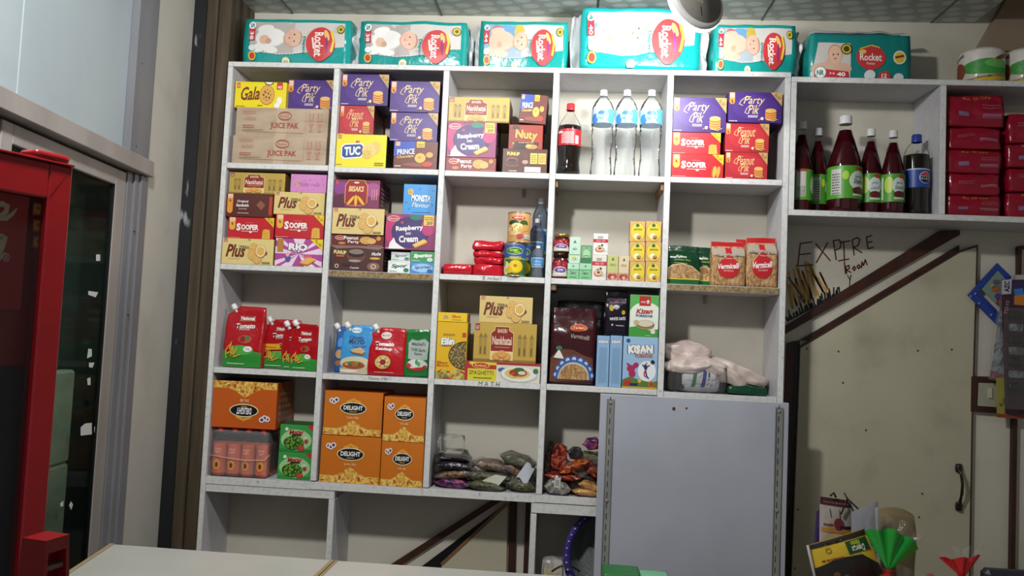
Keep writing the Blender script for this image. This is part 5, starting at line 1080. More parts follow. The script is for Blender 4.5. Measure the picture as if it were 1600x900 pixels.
softpack('diaper_pack', 'teal diaper pack with a bare baby on patterned cloth, left of the largest pack', 'diaper pack', 746, 889, 32, ZT, TEAL, diaper('3', '44', None, '#8ea6b8', [(.3, .8, .14, .12, '#6a9cc8'), (.45, .8, .06, .14, '#c8b04c'), (.2, .82, .06, .1, '#b8606c')]), .03, .17, (.14, .3, .10), .004, 13, 3, DG, n=16, extra=lambda o, S, w, h: flap(o, S, w, h, -1, fw=.03, seed=3))
softpack('diaper_pack', 'largest teal diaper pack, taller and further forward than the rest, below the lamp', 'diaper pack', 905, 1098, 11, ZT, '#18a8a6 g', diaper('4', '40', None, '#e6dcd2', [(.24, .74, .06, .12, '#c8906c'), (.36, .84, .22, .1, '#f2efea'), (.15, .68, .05, .1, '#6aa0d8'), (.22, .42, .08, .09, '#6a8ed0')]), .0, .20, (.12, .3, .10), .004, 12, 4, DG, n=16, extra=lambda o, S, w, h: (flap(o, S, w, h, 1, fw=.045, seed=4), flap(o, S, w, h, -1, fw=.05, seed=14)))
softpack('diaper_pack', 'teal diaper pack fifth from the left, just right of the lamp', 'diaper pack', 1113, 1246, 37, ZT, TEAL, diaper('3', '44', None, '#a4b4bc', [(.3, .8, .14, .12, '#6a9cc8'), (.45, .8, .06, .14, '#c8b04c'), (.2, .82, .06, .1, '#b8606c')]), .03, .17, (.14, .3, .10), .004, 13, 5, DG, n=16, extra=lambda o, S, w, h: flap(o, S, w, h, 1, fw=.04, seed=5))
softpack('diaper_pack', 'teal newborn diaper pack in a loose white bag on the wall cabinet', 'diaper pack', 1262, 1428, 52, 2.6562, '#17817c g', diaper_nr, .03, .17, (.16, .3, .12), .004, 12, 6, n=16, extra=lambda o, S, w, h: (lambda m: (m.grid(lambda u, v: ((u-.5)*w*(.92-.1*v), -.05+.1*v+.015*noise.noise(Vector((u*6, v*3, 8))), h*.86+.055*sin(pi*min(1, v+.25))*(1+.4*noise.noise(Vector((u*5, 2, 1))))), 20, 8, '#c9c9cb g'), m.build('loose_bag_top', o)))(MB()))

# tissue rolls in printed film, at the right end of the wall cabinet top
def roll_art(f):
    f.rect(0, .62, 1, 1, '#ddd8d0'); f.ell(.5, .45, .34, .25, '#3f9a44'); f.ell(.62, .55, .18, .14, '#6ab45c'); f.poly([(0, 0), (0, .16), (.3, .10), (.7, .2), (1, .34), (1, 0)], '#b08a54'); f.poly([(0, .0), (0, .07), (.4, .05), (.8, .14), (1, .2), (1, .12), (.5, .0)], '#d8c02c'); f.ell(.7, .8, .14, .07, '#7a3c2c', rot=20); f.ell(.1, .4, .12, .3, '#8a4a34', rot=-15); f.text('ROSE', .1, .85, .2, .1, '#5c2430', 15, 0, .03)
for px, lb in ((1535, 'toilet roll in green and brown printed film on the wall cabinet, nearest the wall opening'), (1606, 'toilet roll in printed film at the right edge of the picture')):
    q = at(px, 100, .09); h = at(px, 81, .09).z-2.6565; e = empty('toilet_roll', lb, 'tissue roll', (q.x, .1, 2.6565), group='printed toilet rolls')
    r = .082; m = MB(); m.lathe([(r*.5, .002), (r*.95, 0), (r, .01), (r, h-.012), (r*.94, h-.003), (r*.4, h-.004), (r*.35, h-.01)], '#cfc8bc g', 36); f = drum_face(m, r, .008, h-.012, -pi/2-.1, pi*1.2); roll_art(f); m.build('wrapped_roll', e)
    m = MB(); m.lathe([(r*.34, h-.006), (r*.30, h+.004), (r*.24, h-.002)], '#8a6a4c', 20); m.build('core', e)

# red sanitary packs in the wall cabinet
def pad_art(word):
    def art(f):
        x = .18 if word else .62; f.scrib(x, .56, x+.32, .74, 6, '#a8546a', 2); f.rect(.60, .36 if word else .26, .94, .5 if word else .4, '#a8607a'); f.scrib(.62, .38 if word else .28, .92, .44 if word else .34, 6, '#7a1c34')
        if not word: f.rect(.2, .3, .38, .46, '#8a6a8c'); f.text('Rs. 50 OFF', .52, .9, .5, .1, '#b8782c', 0, 0, .02)
    return art
def pads(px0, px1, tops, x, side, yf):
    on = 2.1282
    for i, yt in enumerate(tops):
        nm = ['bottom', 'second', 'third', 'fourth', 'top'][i]
        on = softpack('sanitary_pad_pack', 'shiny crimson pack, %s of the %s stack in the wall cabinet' % (nm, side), 'pack', px0+[0, 2, 0, 2, -1][i], px1+[0, -1, 1, 0, 6][i], yt, on, '#96122c g', pad_art(i % 2), yf, .16, (.22, .3, .2), .007, 20, 20+i+x, 'crimson packs in the wall cabinet', n=12)
pads(1479, 1567, (305, 271, 233, 198, 147), 0, 'left', .02)
pads(1574, 1655, (300, 262, 224, 176), 9, 'right', .03)

# red packs beside the cans
on = z2
zz = z2
for i, (a, b, yt) in enumerate(((737, 787, 412.5), (738, 787, 402), (738, 786, 391), (738, 787, 376))):
    on = softpack('red_packet', 'glossy red packet, %s of the stack of four beside the pineapple can' % ('bottom', 'second', 'third', 'top')[i], 'packet', a, b, yt, on, '#c4172a g', None, .02, .13, (.3, .35, .35), .008, 28, 40+i, 'glossy red packets', cell=2)
softpack('red_packet', 'glossy red packet lying alone at the left end of the can shelf', 'packet', 686, 737, 411.5, z2, '#c4172a g', None, .02, .13, (.3, .35, .35), .008, 28, 50, 'glossy red packets', cell=2)

# ketchup and mayonnaise pouches with corner spouts
def spout(S, w, h, a=-.62, c=.86, key='#e8e6e4'):
    def go(o, S_, w_, h_):
        p = S_(a, -.0, c)
        m = MB(); m.lathe([(.007, -.01), (.007, .004), (.0105, .004), (.0115, .007), (.0112, .026), (.009, .028), (.0001, .028)], '#eceaea', 20, caps=False); m.build('spout_cap', o, (p.x, p.y, p.z), (0, radians(-32), 0))
    return go
def clipw(p, a, b, c):      # cut the upper left corner
    if c > .72 and a < -.45:
        t = (c-.72)/.28; lim = -1+.62*t; p.x = p.x if a > lim else p.x*(abs(lim)/max(abs(a), .01))
    return p
def pouch(name, label, px0, px1, ytop, on, key, art, cell, yf, d=.06, seed=0, group=None, yaw=0, spt=True):
    return softpack(name, label, 'pouch', px0, px1, ytop, on, key, art, yf, d, (.10, .75, .06), .0028, 16, seed, group, yaw, cell=cell, n=14, ty=lambda c: 1.0 if c < -.6 else max(.10, 1-(c+.6)/1.6*.95), tx=lambda c: 1-.03*max(0, c), warp=clipw if spt else None, extra=spout(0, 0, 0) if spt else None)
def ketchup_art(offer=False):
    def art(f):
        f.poly([(0, 0), (0, .27), (.2, .22), (.5, .20), (.8, .26), (1, .24), (1, 0)], '#2c8c34'); f.ell(.5, .28, .3, .08, '#4ca83c'); f.rect(.34, .77, .76, .85, '#b8242c'); f.text('National', .55, .81, .36, .06, W_, 0, 0, .04, '#5c1018'); f.line([(.34, .765), (.76, .775)], .012, '#e8b060')
        f.text('Tomato', .52, .68, .50, .085, W_, 3, .2, .03, '#8a1420'); f.text('Ketchup', .50, .62, .28, .04, '#f0c8c0', 3, .1, .02)
        f.ell(.55, .46, .18, .07, '#c83a30'); f.ell(.50, .46, .07, .05, '#8a1c18'); f.ell(.62, .48, .06, .04, '#3c7a2c'); f.ell(.66, .30, .11, .05, '#e8e4e0'); f.text('1kg', .66, .30, .1, .03, '#3c4a3c')
        for x, y, r in ((.12, .30, 60), (.2, .34, 80), (.28, .28, 110), (.16, .22, 30), (.3, .2, 140), (.36, .26, 70), (.24, .24, 95), (.4, .18, 20), (.1, .2, 100)): f.ell(x, y, .12, .012, '#8a5c14', rot=r); f.ell(x+.005, y+.004, .115, .010, '#e8b43c', rot=r)
        f.scrib(.15, .05, .6, .08, 8, '#e0f0d0')
        if offer: f.poly([(.0, .36), (.0, .48), (.62, .52), (.62, .40)], '#e3a81c'); f.text('2', .54, .46, .08, .08, '#3a2410', 0, 0, .05); f.scrib(.08, .41, .42, .46, 4, '#a8501c')
    return art
KR = '#b0141f g'; z3 = zr(2, 0)
pouch('ketchup_pouch', 'largest red and green ketchup pouch, at the left of its bay', 347, 409, 478, z3, KR, ketchup_art(), 0, .03, .085, 1, 'red and green ketchup pouches with spouts')
pouch('ketchup_pouch', 'ketchup pouch with a yellow offer strip, next to the largest one', 406, 467, 499, z3, KR, ketchup_art(True), 0, .075, .06, 2, 'red and green ketchup pouches with spouts')
pouch('ketchup_pouch', 'ketchup pouch squeezed in the middle, mostly hidden', 439, 480, 506, z3, KR, ketchup_art(), 0, .045, .03, 3, 'red and green ketchup pouches with spouts')
pouch('ketchup_pouch', 'ketchup pouch in front at the right, against the divider', 452, 497, 506, z3, KR, ketchup_art(), 0, .012, .03, 4, 'red and green ketchup pouches with spouts')
def mayo(f):
    f.rect(0, 0, 1, .12, '#c8b894'); f.ell(.5, .22, .5, .14, '#d0c4a0'); f.ell(.45, .90, .17, .06, '#e8f0f4'); f.text('Mitchells', .45, .90, .28, .035, '#4a5a6c'); f.text('Classic', .46, .76, .46, .065, '#28568c', 0, 0, .03); f.text('MAYO', .48, .67, .50, .095, '#1c3c74', 0, 0, .05); f.rect(.36, .56, .80, .60, '#2c6aac'); f.poly([(.3, .46), (.62, .54), (.8, .44), (.72, .38), (.4, .42)], '#8a5a34'); f.poly([(.3, .49), (.62, .56), (.8, .47), (.7, .42), (.4, .45)], '#cfa878'); f.ell(.45, .18, .36, .075, '#a84a2c'); f.ell(.45, .21, .32, .05, 'salad'); f.ell(.3, .06, .3, .03, '#e8e4dc')
def ketchup2(f):
    f.ell(.46, .84, .15, .075, '#e8d8d0'); f.text("Mitchell's", .46, .84, .24, .03, '#6a1c1c'); f.text('Tomato', .43, .66, .54, .085, W_, 0, 0, .05); f.text('Ketchup', .42, .55, .46, .08, W_, 0, 0, .04); f.ell(.42, .28, .23, .155, '#7a5c20'); f.ell(.42, .28, .215, .14, '#dcb468'); f.ell(.42, .28, .14, .09, '#e8cc90'); f.ell(.42, .28, .09, .06, '#8a1018')
    for i in range(6): a = i*pi/3; f.ell(.42+.13*cos(a), .28+.085*sin(a), .03, .012, '#5a6a2c', rot=degrees_(a))
    f.scrib(.2, .06, .75, .09, 9, '#e8b0a8')
def degrees_(a): return a*180/pi
def chilli(f):
    f.poly([(.14, .38), (.12, .72), (.25, .80), (.5, .77), (.8, .81), (.98, .74), (.96, .38), (.55, .33)], '#a8b4ac'); f.text("Mitchell's", .55, .70, .6, .07, '#2c3a30', 0, 0, .03); f.text('Chilli Garlic', .55, .58, .66, .07, '#2c4a38', -3, 0, .03); f.text('Sauce', .55, .50, .34, .06, '#2c4a38', 0, 0, .03); f.ell(.55, .26, .42, .12, '#d0d8cc'); f.ell(.24, .22, .15, .05, '#c0242c', rot=-40); f.ell(.6, .17, .3, .035, '#c0242c', rot=8); f.ell(.85, .22, .1, .03, '#b01c24', rot=30); f.ell(.52, .32, .06, .06, '#3c8c3c'); f.ell(.62, .28, .06, .05, '#4c9c44'); f.ell(.45, .25, .05, .04, '#e0e0d4')
z3b = zr(2, 1)
pouch('sauce_pouch', 'narrow blue pouch standing edge-on behind the mayonnaise pouch', 522, 537, 509, z3b, '#2c5aa0 g', lambda f: (f.ell(.5, .4, .4, .1, '#c89a5c'), f.ell(.5, .2, .4, .06, '#a86a3c'), f.ell(.5, .65, .3, .1, '#3c8cd0')), 1, .09, .06, 5, None)
pouch('sauce_pouch', 'sky blue mayonnaise pouch with a white spout cap', 531, 581, 508, z3b, '#3f9ad8 g', mayo, 1, .02, .06, 6)
pouch('sauce_pouch', 'red tomato ketchup pouch between the blue and the green pouches', 574, 632, 512, z3b, '#b8121e g', ketchup2, 1, .016, .065, 7)
pouch('sauce_pouch', 'dark green chilli sauce pouch against the divider', 631, 670, 515, z3b, '#1a7a34 g', chilli, 1, .03, .05, 8, spt=False)

# vermicelli and green pouches, row 2 bay 5
z5 = zr(1, 4)
def vermi(f):
    f.poly([(.02, .66), (.2, .72), (.45, .64), (.7, .71), (.98, .66), (.98, .9), (.02, .9)], '#b3a596 g')
    f.rect(.0, .86, 1, 1, '#c41c28'); f.rect(.42, .60, .60, .88, '#c41c28'); f.ell(.5, .40, .33, .235, '#c8242c'); f.text('Vermicelli', .50, .44, .64, .13, W_, 3, .25, .03); f.text('Savaiyan', .5, .33, .3, .05, '#f0c8b8', 0, .2, .01); f.rect(.40, .60, .62, .645, '#b01822'); f.text('Kolson', .51, .622, .18, .03, '#f0d8c8')
def greenp(f):
    f.rect(0, 0, 1, .14, '#14602c'); f.poly([(0, .14), (0, .42), (.15, .50), (.45, .53), (.75, .46), (1, .30), (1, .14)], '#cdb98c'); f.poly([(.02, .15), (.02, .40), (.2, .47), (.45, .50), (.75, .43), (.98, .28), (.98, .15)], 'noodles'); f.rect(0, .12, 1, .15, '#d8c43c'); f.text('Kolson', .42, .72, .30, .07, '#dfe8d8', -6, .1, .02); f.text('Jasmine Rice', .45, .62, .5, .06, '#a8c83c', -4, .2, .01); f.line([(.2, .55), (.6, .52)], .012, '#c8d8a0')
bagk = dict(k=(.12, .6, .08), nz=.004, nf=15)
sealty = lambda c: 1.0 if c < .45 else max(.08, 1-(c-.45)/.3)
softpack('grain_pouch', 'dark green grain pouch at the left end of the vermicelli shelf', 'pouch', 1043.5, 1094, 382.5, z5, '#123c24 g', greenp, .03, .08, seed=61, cell=4, ty=sealty, group='dark green grain pouches', **bagk)
softpack('grain_pouch', 'dark green grain pouch half hidden beside the clear vermicelli bag', 'pouch', 1090, 1118, 386, z5, '#123c24 g', greenp, .07, .06, seed=62, cell=4, ty=sealty, group='dark green grain pouches', yaw=.0, **bagk)
softpack('vermicelli_bag', 'clear vermicelli bag with red top seal, hidden between two others', 'bag', 1150, 1182, 373, z5, 'noodles', vermi, .11, .05, seed=63, cell=4, ty=sealty, group='clear vermicelli bags', **bagk)
softpack('vermicelli_bag', 'clear vermicelli bag with red top seal and a tilted corner, left of the pair', 'bag', 1112, 1166, 376, z5, 'noodles', vermi, .02, .075, seed=64, cell=4, ty=sealty, group='clear vermicelli bags', **bagk)
softpack('vermicelli_bag', 'clear vermicelli bag with red top seal, rightmost against the bay side', 'bag', 1167, 1216, 369, z5, 'noodles', vermi, .02, .075, seed=65, cell=4, ty=sealty, group='clear vermicelli bags', **bagk)

# row 3 bay 4: maroon vermicelli pack, black bags
z34 = zr(2, 3)
def maroon(f):
    f.ell(.62, .74, .20, .05, '#d87c2c'); f.ell(.62, .74, .18, .042, '#a82c1c'); f.text('Kolson', .62, .74, .26, .04, '#f0c878', 0, 0, .02); f.text('Vermicelli', .66, .62, .42, .06, '#c8b4a4', -5, .1, .0); f.poly([(.0, .02), (.02, .34), (.2, .46), (.5, .44), (.95, .34), (.98, .05)], '#6a3a24')
    for i in range(9): a = radians(12+i*19.5); f.ell(.54+.40*cos(a), .06+.27*sin(a), .075, .05, '#2c5ca0', 12)
    for i in range(9): a = radians(12+i*19.5); f.ell(.54+.40*cos(a), .06+.27*sin(a), .045, .028, '#c8cce0', 10)
    f.ell(.54, .06, .40, .26, '#3464a8', a0=0, a1=180); f.ell(.54, .06, .35, .23, '#c8c4b8', a0=0, a1=180); f.ell(.54, .06, .32, .205, 'noodles', a0=0, a1=180); f.poly([(.08, .34), (.20, .46), (.32, .33)], '#e6e8e0'); f.ell(.2, .47, .07, .03, '#2c7a4c')
softpack('vermicelli_bag', 'black pouch standing behind the maroon vermicelli pack', 'pouch', 868, 944, 469, z34, '#14131a g', None, .11, .06, seed=70, cell=3, ty=sealty, **bagk)
softpack('vermicelli_bag', 'large maroon vermicelli pack with a scalloped blue window', 'pouch', 859, 931, 480, z34, '#3a0d14 g', maroon, .03, .07, seed=71, cell=3, ty=sealty, **bagk)
def oats(f):
    f.ell(.5, .72, .3, .1, '#2c2a3c'); f.ell(.5, .74, .1, .05, '#8a2c2c'); f.ell(.28, .6, .1, .07, '#b89a2c'); f.ell(.82, .5, .08, .05, '#c8a02c'); f.ell(.5, .62, .14, .05, '#d0c8d0'); f.text('WHITE OATS', .55, .36, .72, .07, '#e8e4e8', 3, 0, .03); f.text('Quaker', .55, .60, .3, .05, '#2c2450'); f.dot(.34, .22, .045, '#c8c0c8'); f.scrib(.5, .2, .85, .24, 5, '#c8c0c8')
softpack('oats_bag', 'black oats bag with white lettering standing on the edge-on blue boxes', 'pouch', 945, 981.5, 452, k2, '#16101c g', oats, .012, .06, seed=72, cell=3, ty=sealty, **bagk)

# row 3 bay 5: pink padded bags, paper roll in clear bag, flat green pouch
z35 = zr(2, 4)
@special
def pink_pouch(): return grain('pale_pink_plastic_film', [(.25, '#b7a79f'), (.45, '#cdbab1'), (.6, '#dccdc6'), (.8, '#eae2de')], 9, .3, stretch=(.4, 1, 1.6), bump=.9, dist=.02, detail=7, distort=1.2)
PK = 'pink_pouch'
def lump(name, label, cat, pts, key, w, d, h, loc, rot, seed, k=(.5, .7, .5), nz=.01, nf=9, group=None, tx=None, parent=None):
    m = MB(); soft(m, w, d, h, key, k, 14, nz, nf, seed, tx); o = m.build(name, parent, loc, rot)
    if parent is None: tag(o, label, cat, group)
    return o
tk = lambda c: 1
def lens(ty_c):
    return lambda p, a, b, c: Vector((p.x, p.y, p.z))
def padded(label, x0, y0, x1, y1, thick, y, seed, d=.16):
    """a flat padded pink bag between two picture points, tapering to a knot"""
    p, q = at(x0, y0, y), at(x1, y1, y); L = (q-p).length; ang = math.atan2(-(q.z-p.z), q.x-p.x); c = (p+q)/2
    m = MB()
    def wp(v, a, b, cc): t = (a+1)/2; s = max(.02, sin(pi*min(1, (t+.12)*.78)))**.55*.95+.10; pl = .006*sin(b*14+a*3)*max(0, a+.1)**.5 if a > -.1 else 0; return Vector((v.x, v.y*min(1, s+.2), (v.z-thick/2)*s+pl))
    soft(m, L, d, thick, PK, (.3, .6, .5), 26, .011, 20, seed, warp=wp); o = m.build('padded_bag', None, c, (0, ang, 0)); tag(o, label, 'bag', 'pale pink padded bags'); settle(o, 4, z35); return o
padded('pale pink padded bag lying uppermost at the left of the lowest right bay', 1036, 547, 1110, 562, .105, .13, 1)
padded('pale pink padded bag under the uppermost one, above the clear bag', 1036, 572, 1112, 570, .06, .09, 2)
padded('pale pink padded bag sloping down to the right, upper one', 1216, 600, 1098, 560, .07, .15, 3)
padded('pale pink padded bag sloping down to the right, in front of the other', 1168, 604, 1094, 564, .062, .07, 4, .11)
m = MB(); q = at(1093, 590, .06)
m.lathe([(.015, -.075), (.052, -.072), (.056, -.06), (.056, .06), (.052, .072), (.015, .075)], '#d8d8dc', 32); f = drum_face(m, .056, -.06, .06, pi, 1.6)
pr_ = empty('paper_roll', 'white paper roll with green and blue marks inside a clear bag', 'roll', (q.x, .075, z35+.0575))
m.build('roll', pr_, (0, 0, 0), (0, pi/2, 0))
m = MB(); 
for a_, c_ in ((-.025, '#2c7a4c'), (.012, '#2c3a8c')):
    m.grid(lambda u, v, a_=a_: (a_+(u-.5)*.014+.01*(v-.5), -.0568*cos((v-.5)*1.3), .0568*sin((v-.5)*1.3)), 2, 8, c_)
m.grid(lambda u, v: (.03+(u-.5)*.006, -.0568*cos((v-.7)*.5), .0568*sin((v-.7)*.5+.3)), 1, 4, '#2c3044'); m.build('printed_mark', pr_)
m = MB(); soft(m, .235, .13, .116, 'bag_film', (.3, .3, .3), 16, .006, 16, 5); o = m.build('clear_bag', pr_, (-.012, 0, -.0565)); 
m = MB(); m.box(-.098, -.062, -.045, .04, -.045, .03, '#17161a', .004); o = m.build('roll_core_box', pr_); o['label'] = 'black block inside the bag'
q = at(1160, 605, .05); m = MB(); soft(m, .16, .13, .035, '#12462c g', (.3, .3, .5), 14, .007, 18, 9)
S = lambda: 0; o = m.build('flat_pouch', None, (at(1163, 600, .05).x+.005, .078, z35+.002), (0, radians(2), 0)); tag(o, 'flat dark green pouch lying under the pink bags at the right', 'pouch')

# ------------------------------------------------------------------ heaps of small bags in the fourth row
def heap_bag(label, px, py, y, w, d, h, key, rot=(0, 0, 0), seed=0, group=None, nz=.012, k=(.35, .4, .55), cat='spice bag', name='spice_bag', film=None, stick=None):
    c = at(px, py, y); m = MB(); soft(m, w, d, h, key, k, 14, nz, 16, seed, warp=lambda p, a, b, cc: Vector((p.x, p.y, (p.z-h/2)*(1.0 if abs(a) < .6 else max(.15, 1-(abs(a)-.6)/.4*.85)))))
    o = m.build(name, None, c, rot); tag(o, label, cat, group)
    if key in ('herbs', 'spice', 'grey_seed', 'lentils'):
        m = MB(); soft(m, w*1.03, d*1.02, h*1.12, 'bag_film', (.3, .35, .5), 14, .006, 26, seed+.5, warp=lambda p, a, b, cc: Vector((p.x, p.y, (p.z-h*.56)*(1.0 if abs(a) < .6 else max(.2, 1-(abs(a)-.6)/.4*.8))))); m.build('clear_sleeve', o)
    settle(o, 2 if group == GA else 3, zr(3, 2 if group == GA else 3)); return o
GA, GB = 'small spice bags in the middle heap', 'small packets in the right heap'
R_ = radians
for i, (lb, px, py, w, d, h, key, rz, ry, yy) in enumerate((
    ('flat dark packet with orange and violet print at the bottom left of the bag heap', 707, 754, .16, .15, .034, 'purple_foil', 0, 2, .09),
    ('pale olive packet lying above the printed dark packet', 712, 738, .17, .15, .03, 'spice', .1, -8, .10),
    ('dark packet with red streaks in the left of the bag heap', 707, 724, .16, .14, .03, 'dark_foil', -.1, 2, .10),
    ('thin blackish packet topmost at the left, under a clear film', 706, 713.5, .15, .12, .018, 'dark_foil', .2, 4, .11),
    ('green and white printed packet at the bottom centre of the heap', 760, 757.5, .155, .13, .03, 'herbs', .1, 4, .07),
    ('green herb bag in the centre of the heap', 765, 742, .19, .14, .034, 'herbs', -.1, 2, .10),
    ('brown spice bag on the green herb bag', 768, 725.5, .15, .12, .032, 'spice', .1, 6, .12),
    ('olive herb bag at the lower right of the heap', 813, 755, .12, .12, .04, 'herbs', .2, 8, .08),
    ('brown dried spice bag sloping on the right', 812, 738, .15, .12, .03, 'spice', -.1, 28, .12),
    ('dark herb bag topmost at the right, its tip pointing up', 810, 718, .15, .12, .038, 'herbs', .1, 12, .13))):
    o = heap_bag(lb, px, py, yy, w, d, h, key, (0, R_(ry), rz*.4), 80+i, GA)
m = MB(); m.grid(lambda u, v: ((u-.5)*.05*(1-v*.2), .0, (v-.5)*.07+.006*sin(u*6)), 4, 6, '#b8bcc4'); o = m.build('paper_slip', None, at(822, 739, .04), (R_(-20), R_(30), 0)); tag(o, 'blank pale paper slip tucked in the right of the bag heap', 'paper')
m = MB(); soft(m, .11, .1, .075, 'bag_film', (.4, .4, .4), 14, .012, 22, 91); o = m.build('empty_bag', None, at(704, 708, .11)); tag(o, 'crumpled clear empty bag on top of the left packets', 'bag')
m = MB(); m.prism([(0, 0), (.05, .012), (.085, .055), (.04, .06), (-.01, .035)], 0, .002, '#c6ccb8 g'); o = m.build('printed_packet', None, at(756, 765, .045), (R_(-8), 0, 0)); o.location.y = .004
o.location = at(757, 765, .02); tag(o, 'white and green printed packet front flap with a small picture of food', 'packet')
for i, (lb, px, py, w, d, h, key, rz, ry, yy) in enumerate((
    ('grey seed bag with a white price sticker at the left of the right heap', 871, 760, .11, .12, .052, 'grey_seed', 0, 3, .06),
    ('orange lentil bag lying on the shelf beside the leaning board', 915, 768, .11, .10, .026, 'lentils', 0, 3, .05),
    ('orange lentil bag lying on top of the other lentil bag', 920, 757, .09, .10, .03, 'lentils', 0, 8, .06),
    ('dark brown packet in the middle of the right heap', 899, 753, .09, .12, .05, 'dark_foil', .2, -4, .11),
    ('red printed packet lying across the grey seed bag', 876, 742, .15, .13, .024, 'red_foil', 0, 2, .08),
    ('orange printed packet pointing up to the right', 896, 728, .13, .11, .03, 'orange_foil', 0, -24, .08),
    ('orange and maroon packet against the leaning board', 923, 732, .10, .10, .035, 'red_foil', 0, 38, .09),
    ('black and maroon packet with white lines under the orange one', 921, 745, .10, .10, .022, 'dark_foil', 0, 10, .10),
    ('olive packet behind the orange packets', 921, 716, .10, .06, .04, 'herbs', 0, 10, .13),
    ('small glossy black packet in the centre of the right heap', 898, 707, .06, .05, .055, 'dark_foil', 0, 8, .12),
    ('upright orange and purple packet leaning on the left divider', 873, 713, .075, .05, .11, 'red_foil', 0, 16, .12),
    ('dark olive packet standing at the far left of the right heap', 858, 715, .03, .06, .12, 'spice', 0, 6, .15),
    ('purple printed packet with a pale oval at the top right', 926, 693, .07, .04, .05, 'purple_foil', 0, -8, .14))):
    o = heap_bag(lb, px, py, yy, w, d, h, key, (0, R_(ry), rz*.4), 120+i, GB)
m = MB(); m.box(-.012, .012, -.001, .001, -.02, .02, '#d4d4d0', .0004); f = flat(m, (-.012, -.001, -.02), (1, 0, 0), (0, 0, 1), .024, .04, .0002); f.scrib(.2, .2, .8, .8, 3, '#5a5a58', 6); o = m.build('price_sticker', None, at(871, 754, -.003), (R_(4), R_(3), 0)); tag(o, 'small white price sticker on the grey seed bag', 'sticker')
# ------------------------------------------------------------------ purple rimmed sieve in the lowest bay
q = at(962, 871, .08); r = q.x-at(880.5, 871, .08).x
sv = empty('sieve_basket', 'round grey mesh basket with a scalloped purple rim standing on edge in the lowest bay', 'basket', (q.x, .10, q.z))
m = MB(); m.lathe([(r*.86, .02), (r*.88, .035), (r, .038), (r*1.0, .034), (r*.9, .012), (r*.86, .012)], '#46388c', 72, caps=False, flute=lambda a, z: 1+(.012*abs(sin(a*22)) if z > .03 else 0)); rim = m.build('rim', sv, (0, 0, 0), (pi/2, 0, 0)); rim['label'] = 'purple scalloped rim'
m = MB(); 
for i in range(44): a = 2*pi*i/44; m.lathe([(.004, 0), (.004, .0012)], '#c8c4e0', 8, (r*.95*cos(a), r*.95*sin(a), .0378))
m.build('rim_hole', sv, (0, 0, 0), (pi/2, 0, 0))
@special
def mesh_net(): return grain('woven_plastic_net', [(0, '#3c4040'), (.3, '#5a6060'), (.5, '#8a908e')], 240, .5, 'dist', bump=.3)
m = MB(); m.lathe([(r*.86, .014), (r*.80, -.02), (r*.72, -.06), (r*.62, -.07), (.0001, -.072)], 'mesh_net', 48, caps=False); b = m.build('net_bowl', sv, (0, 0, 0), (pi/2, 0, 0)); b['label'] = 'grey net bowl'
# small black cable loop and yellow packet in that bay
m = MB(); cps = [at(862+24*(1-cos(t*pi/8))/1.0*.0+(i_*5.5), 893-10*sin(pi*i_/8), .03) for i_, t in enumerate(range(9))]
m.tube(cps, .0035, '#15151a k'); o = m.build('cable', None, (0, 0, 0)); tag(o, 'short black cable arching in front of the purple rimmed basket', 'cable')
q = at(852, 890, .1); m = MB(); S = soft(m, .085, .06, .265, 'bag_film_milky', (.3, .5, .2), 12, .006, 18, 33); o = m.build('noodle_packet', None, (q.x+.028, .06, .4605)); tag(o, 'clear packet of yellow sticks low in the lowest bay beside the basket', 'packet')
st = MB()
for i in range(12): st.tube([(-.028+i*.005, -.005+.002*(i % 3), .006), (-.03+i*.0055, -.004, .225+.008*sin(i*2))], .0018, '#c8b43c', 6)
st.build('stick_contents', o)

# ------------------------------------------------------------------ things hanging by the tall door
def wallprism(name, px, key, y0, y1, parent=None, smooth=False):
    m = MB(); q = [at(x, y, y0) for x, y in px]; m.prism([(p.x, p.z) for p in q], y0, y1, key); return m, q
hk = empty('blue_frame_card', 'blue square toy frame card hanging cornerwise beside the door top', 'toy card', at(1559, 411, .2))
def rel(e, m, name, lab=None):
    o = m.build(name, e, -e.location); 
    if lab: o['label'] = lab
    return o
outer = [(1558.7, 411), (1513, 461), (1558, 507), (1604, 456)]
m = MB()
def strip(m, a, b, c, d, y0, y1, key): q = [at(x, y, y0) for x, y in (a, b, c, d)]; m.prism([(p.x, p.z) for p in q], y0, y1, key)
inn = [(1559, 421), (1527, 458), (1558, 492), (1590, 457)]
for i in range(4):
    j = (i+1) % 4; strip(m, outer[i], outer[j], inn[j], inn[i], .205, .215, '#1d3f96')
strip(m, (1529, 455), (1560, 487), (1556, 492), (1525, 460), .204, .2145, '#1a3886'); rel(hk, m, 'frame')
m = MB(); strip(m, (1560, 420), (1534, 452), (1556, 474), (1590, 457), .209, .2135, '#7f938c'); ff = None
for cx, cy, rr_, c_ in ((1557, 441, 6, '#5c6e6c'), (1556, 452, 7, '#b0683c'), (1560, 463, 6, '#5a4c8c'), (1551, 446, 4, '#9aa890'), (1562, 470, 5, '#8c3040')):
    q = at(cx, cy, .2085); R1 = rr_/400; m.add([(q.x+R1*cos(2*pi*i/14), .2085, q.z+R1*.8*sin(2*pi*i/14)) for i in range(14)], [tuple(range(14))], c_)
rel(hk, m, 'picture')
for x, y in ((1517, 463), (1524, 459), (1530, 474), (1549, 492)):
    q = at(x, y, .2035); m = MB(); m.lathe([(.005, 0), (.004, .003), (.0001, .004)], '#7a86b0 g', 12, caps=False); o = m.build('rivet', hk, q-hk.location, (pi/2, 0, 0))
cb = empty('hanging_clear_bag', 'white printed sheet in a clear bag hanging behind the dark toy strip', 'bag', at(1558, 500, .19))
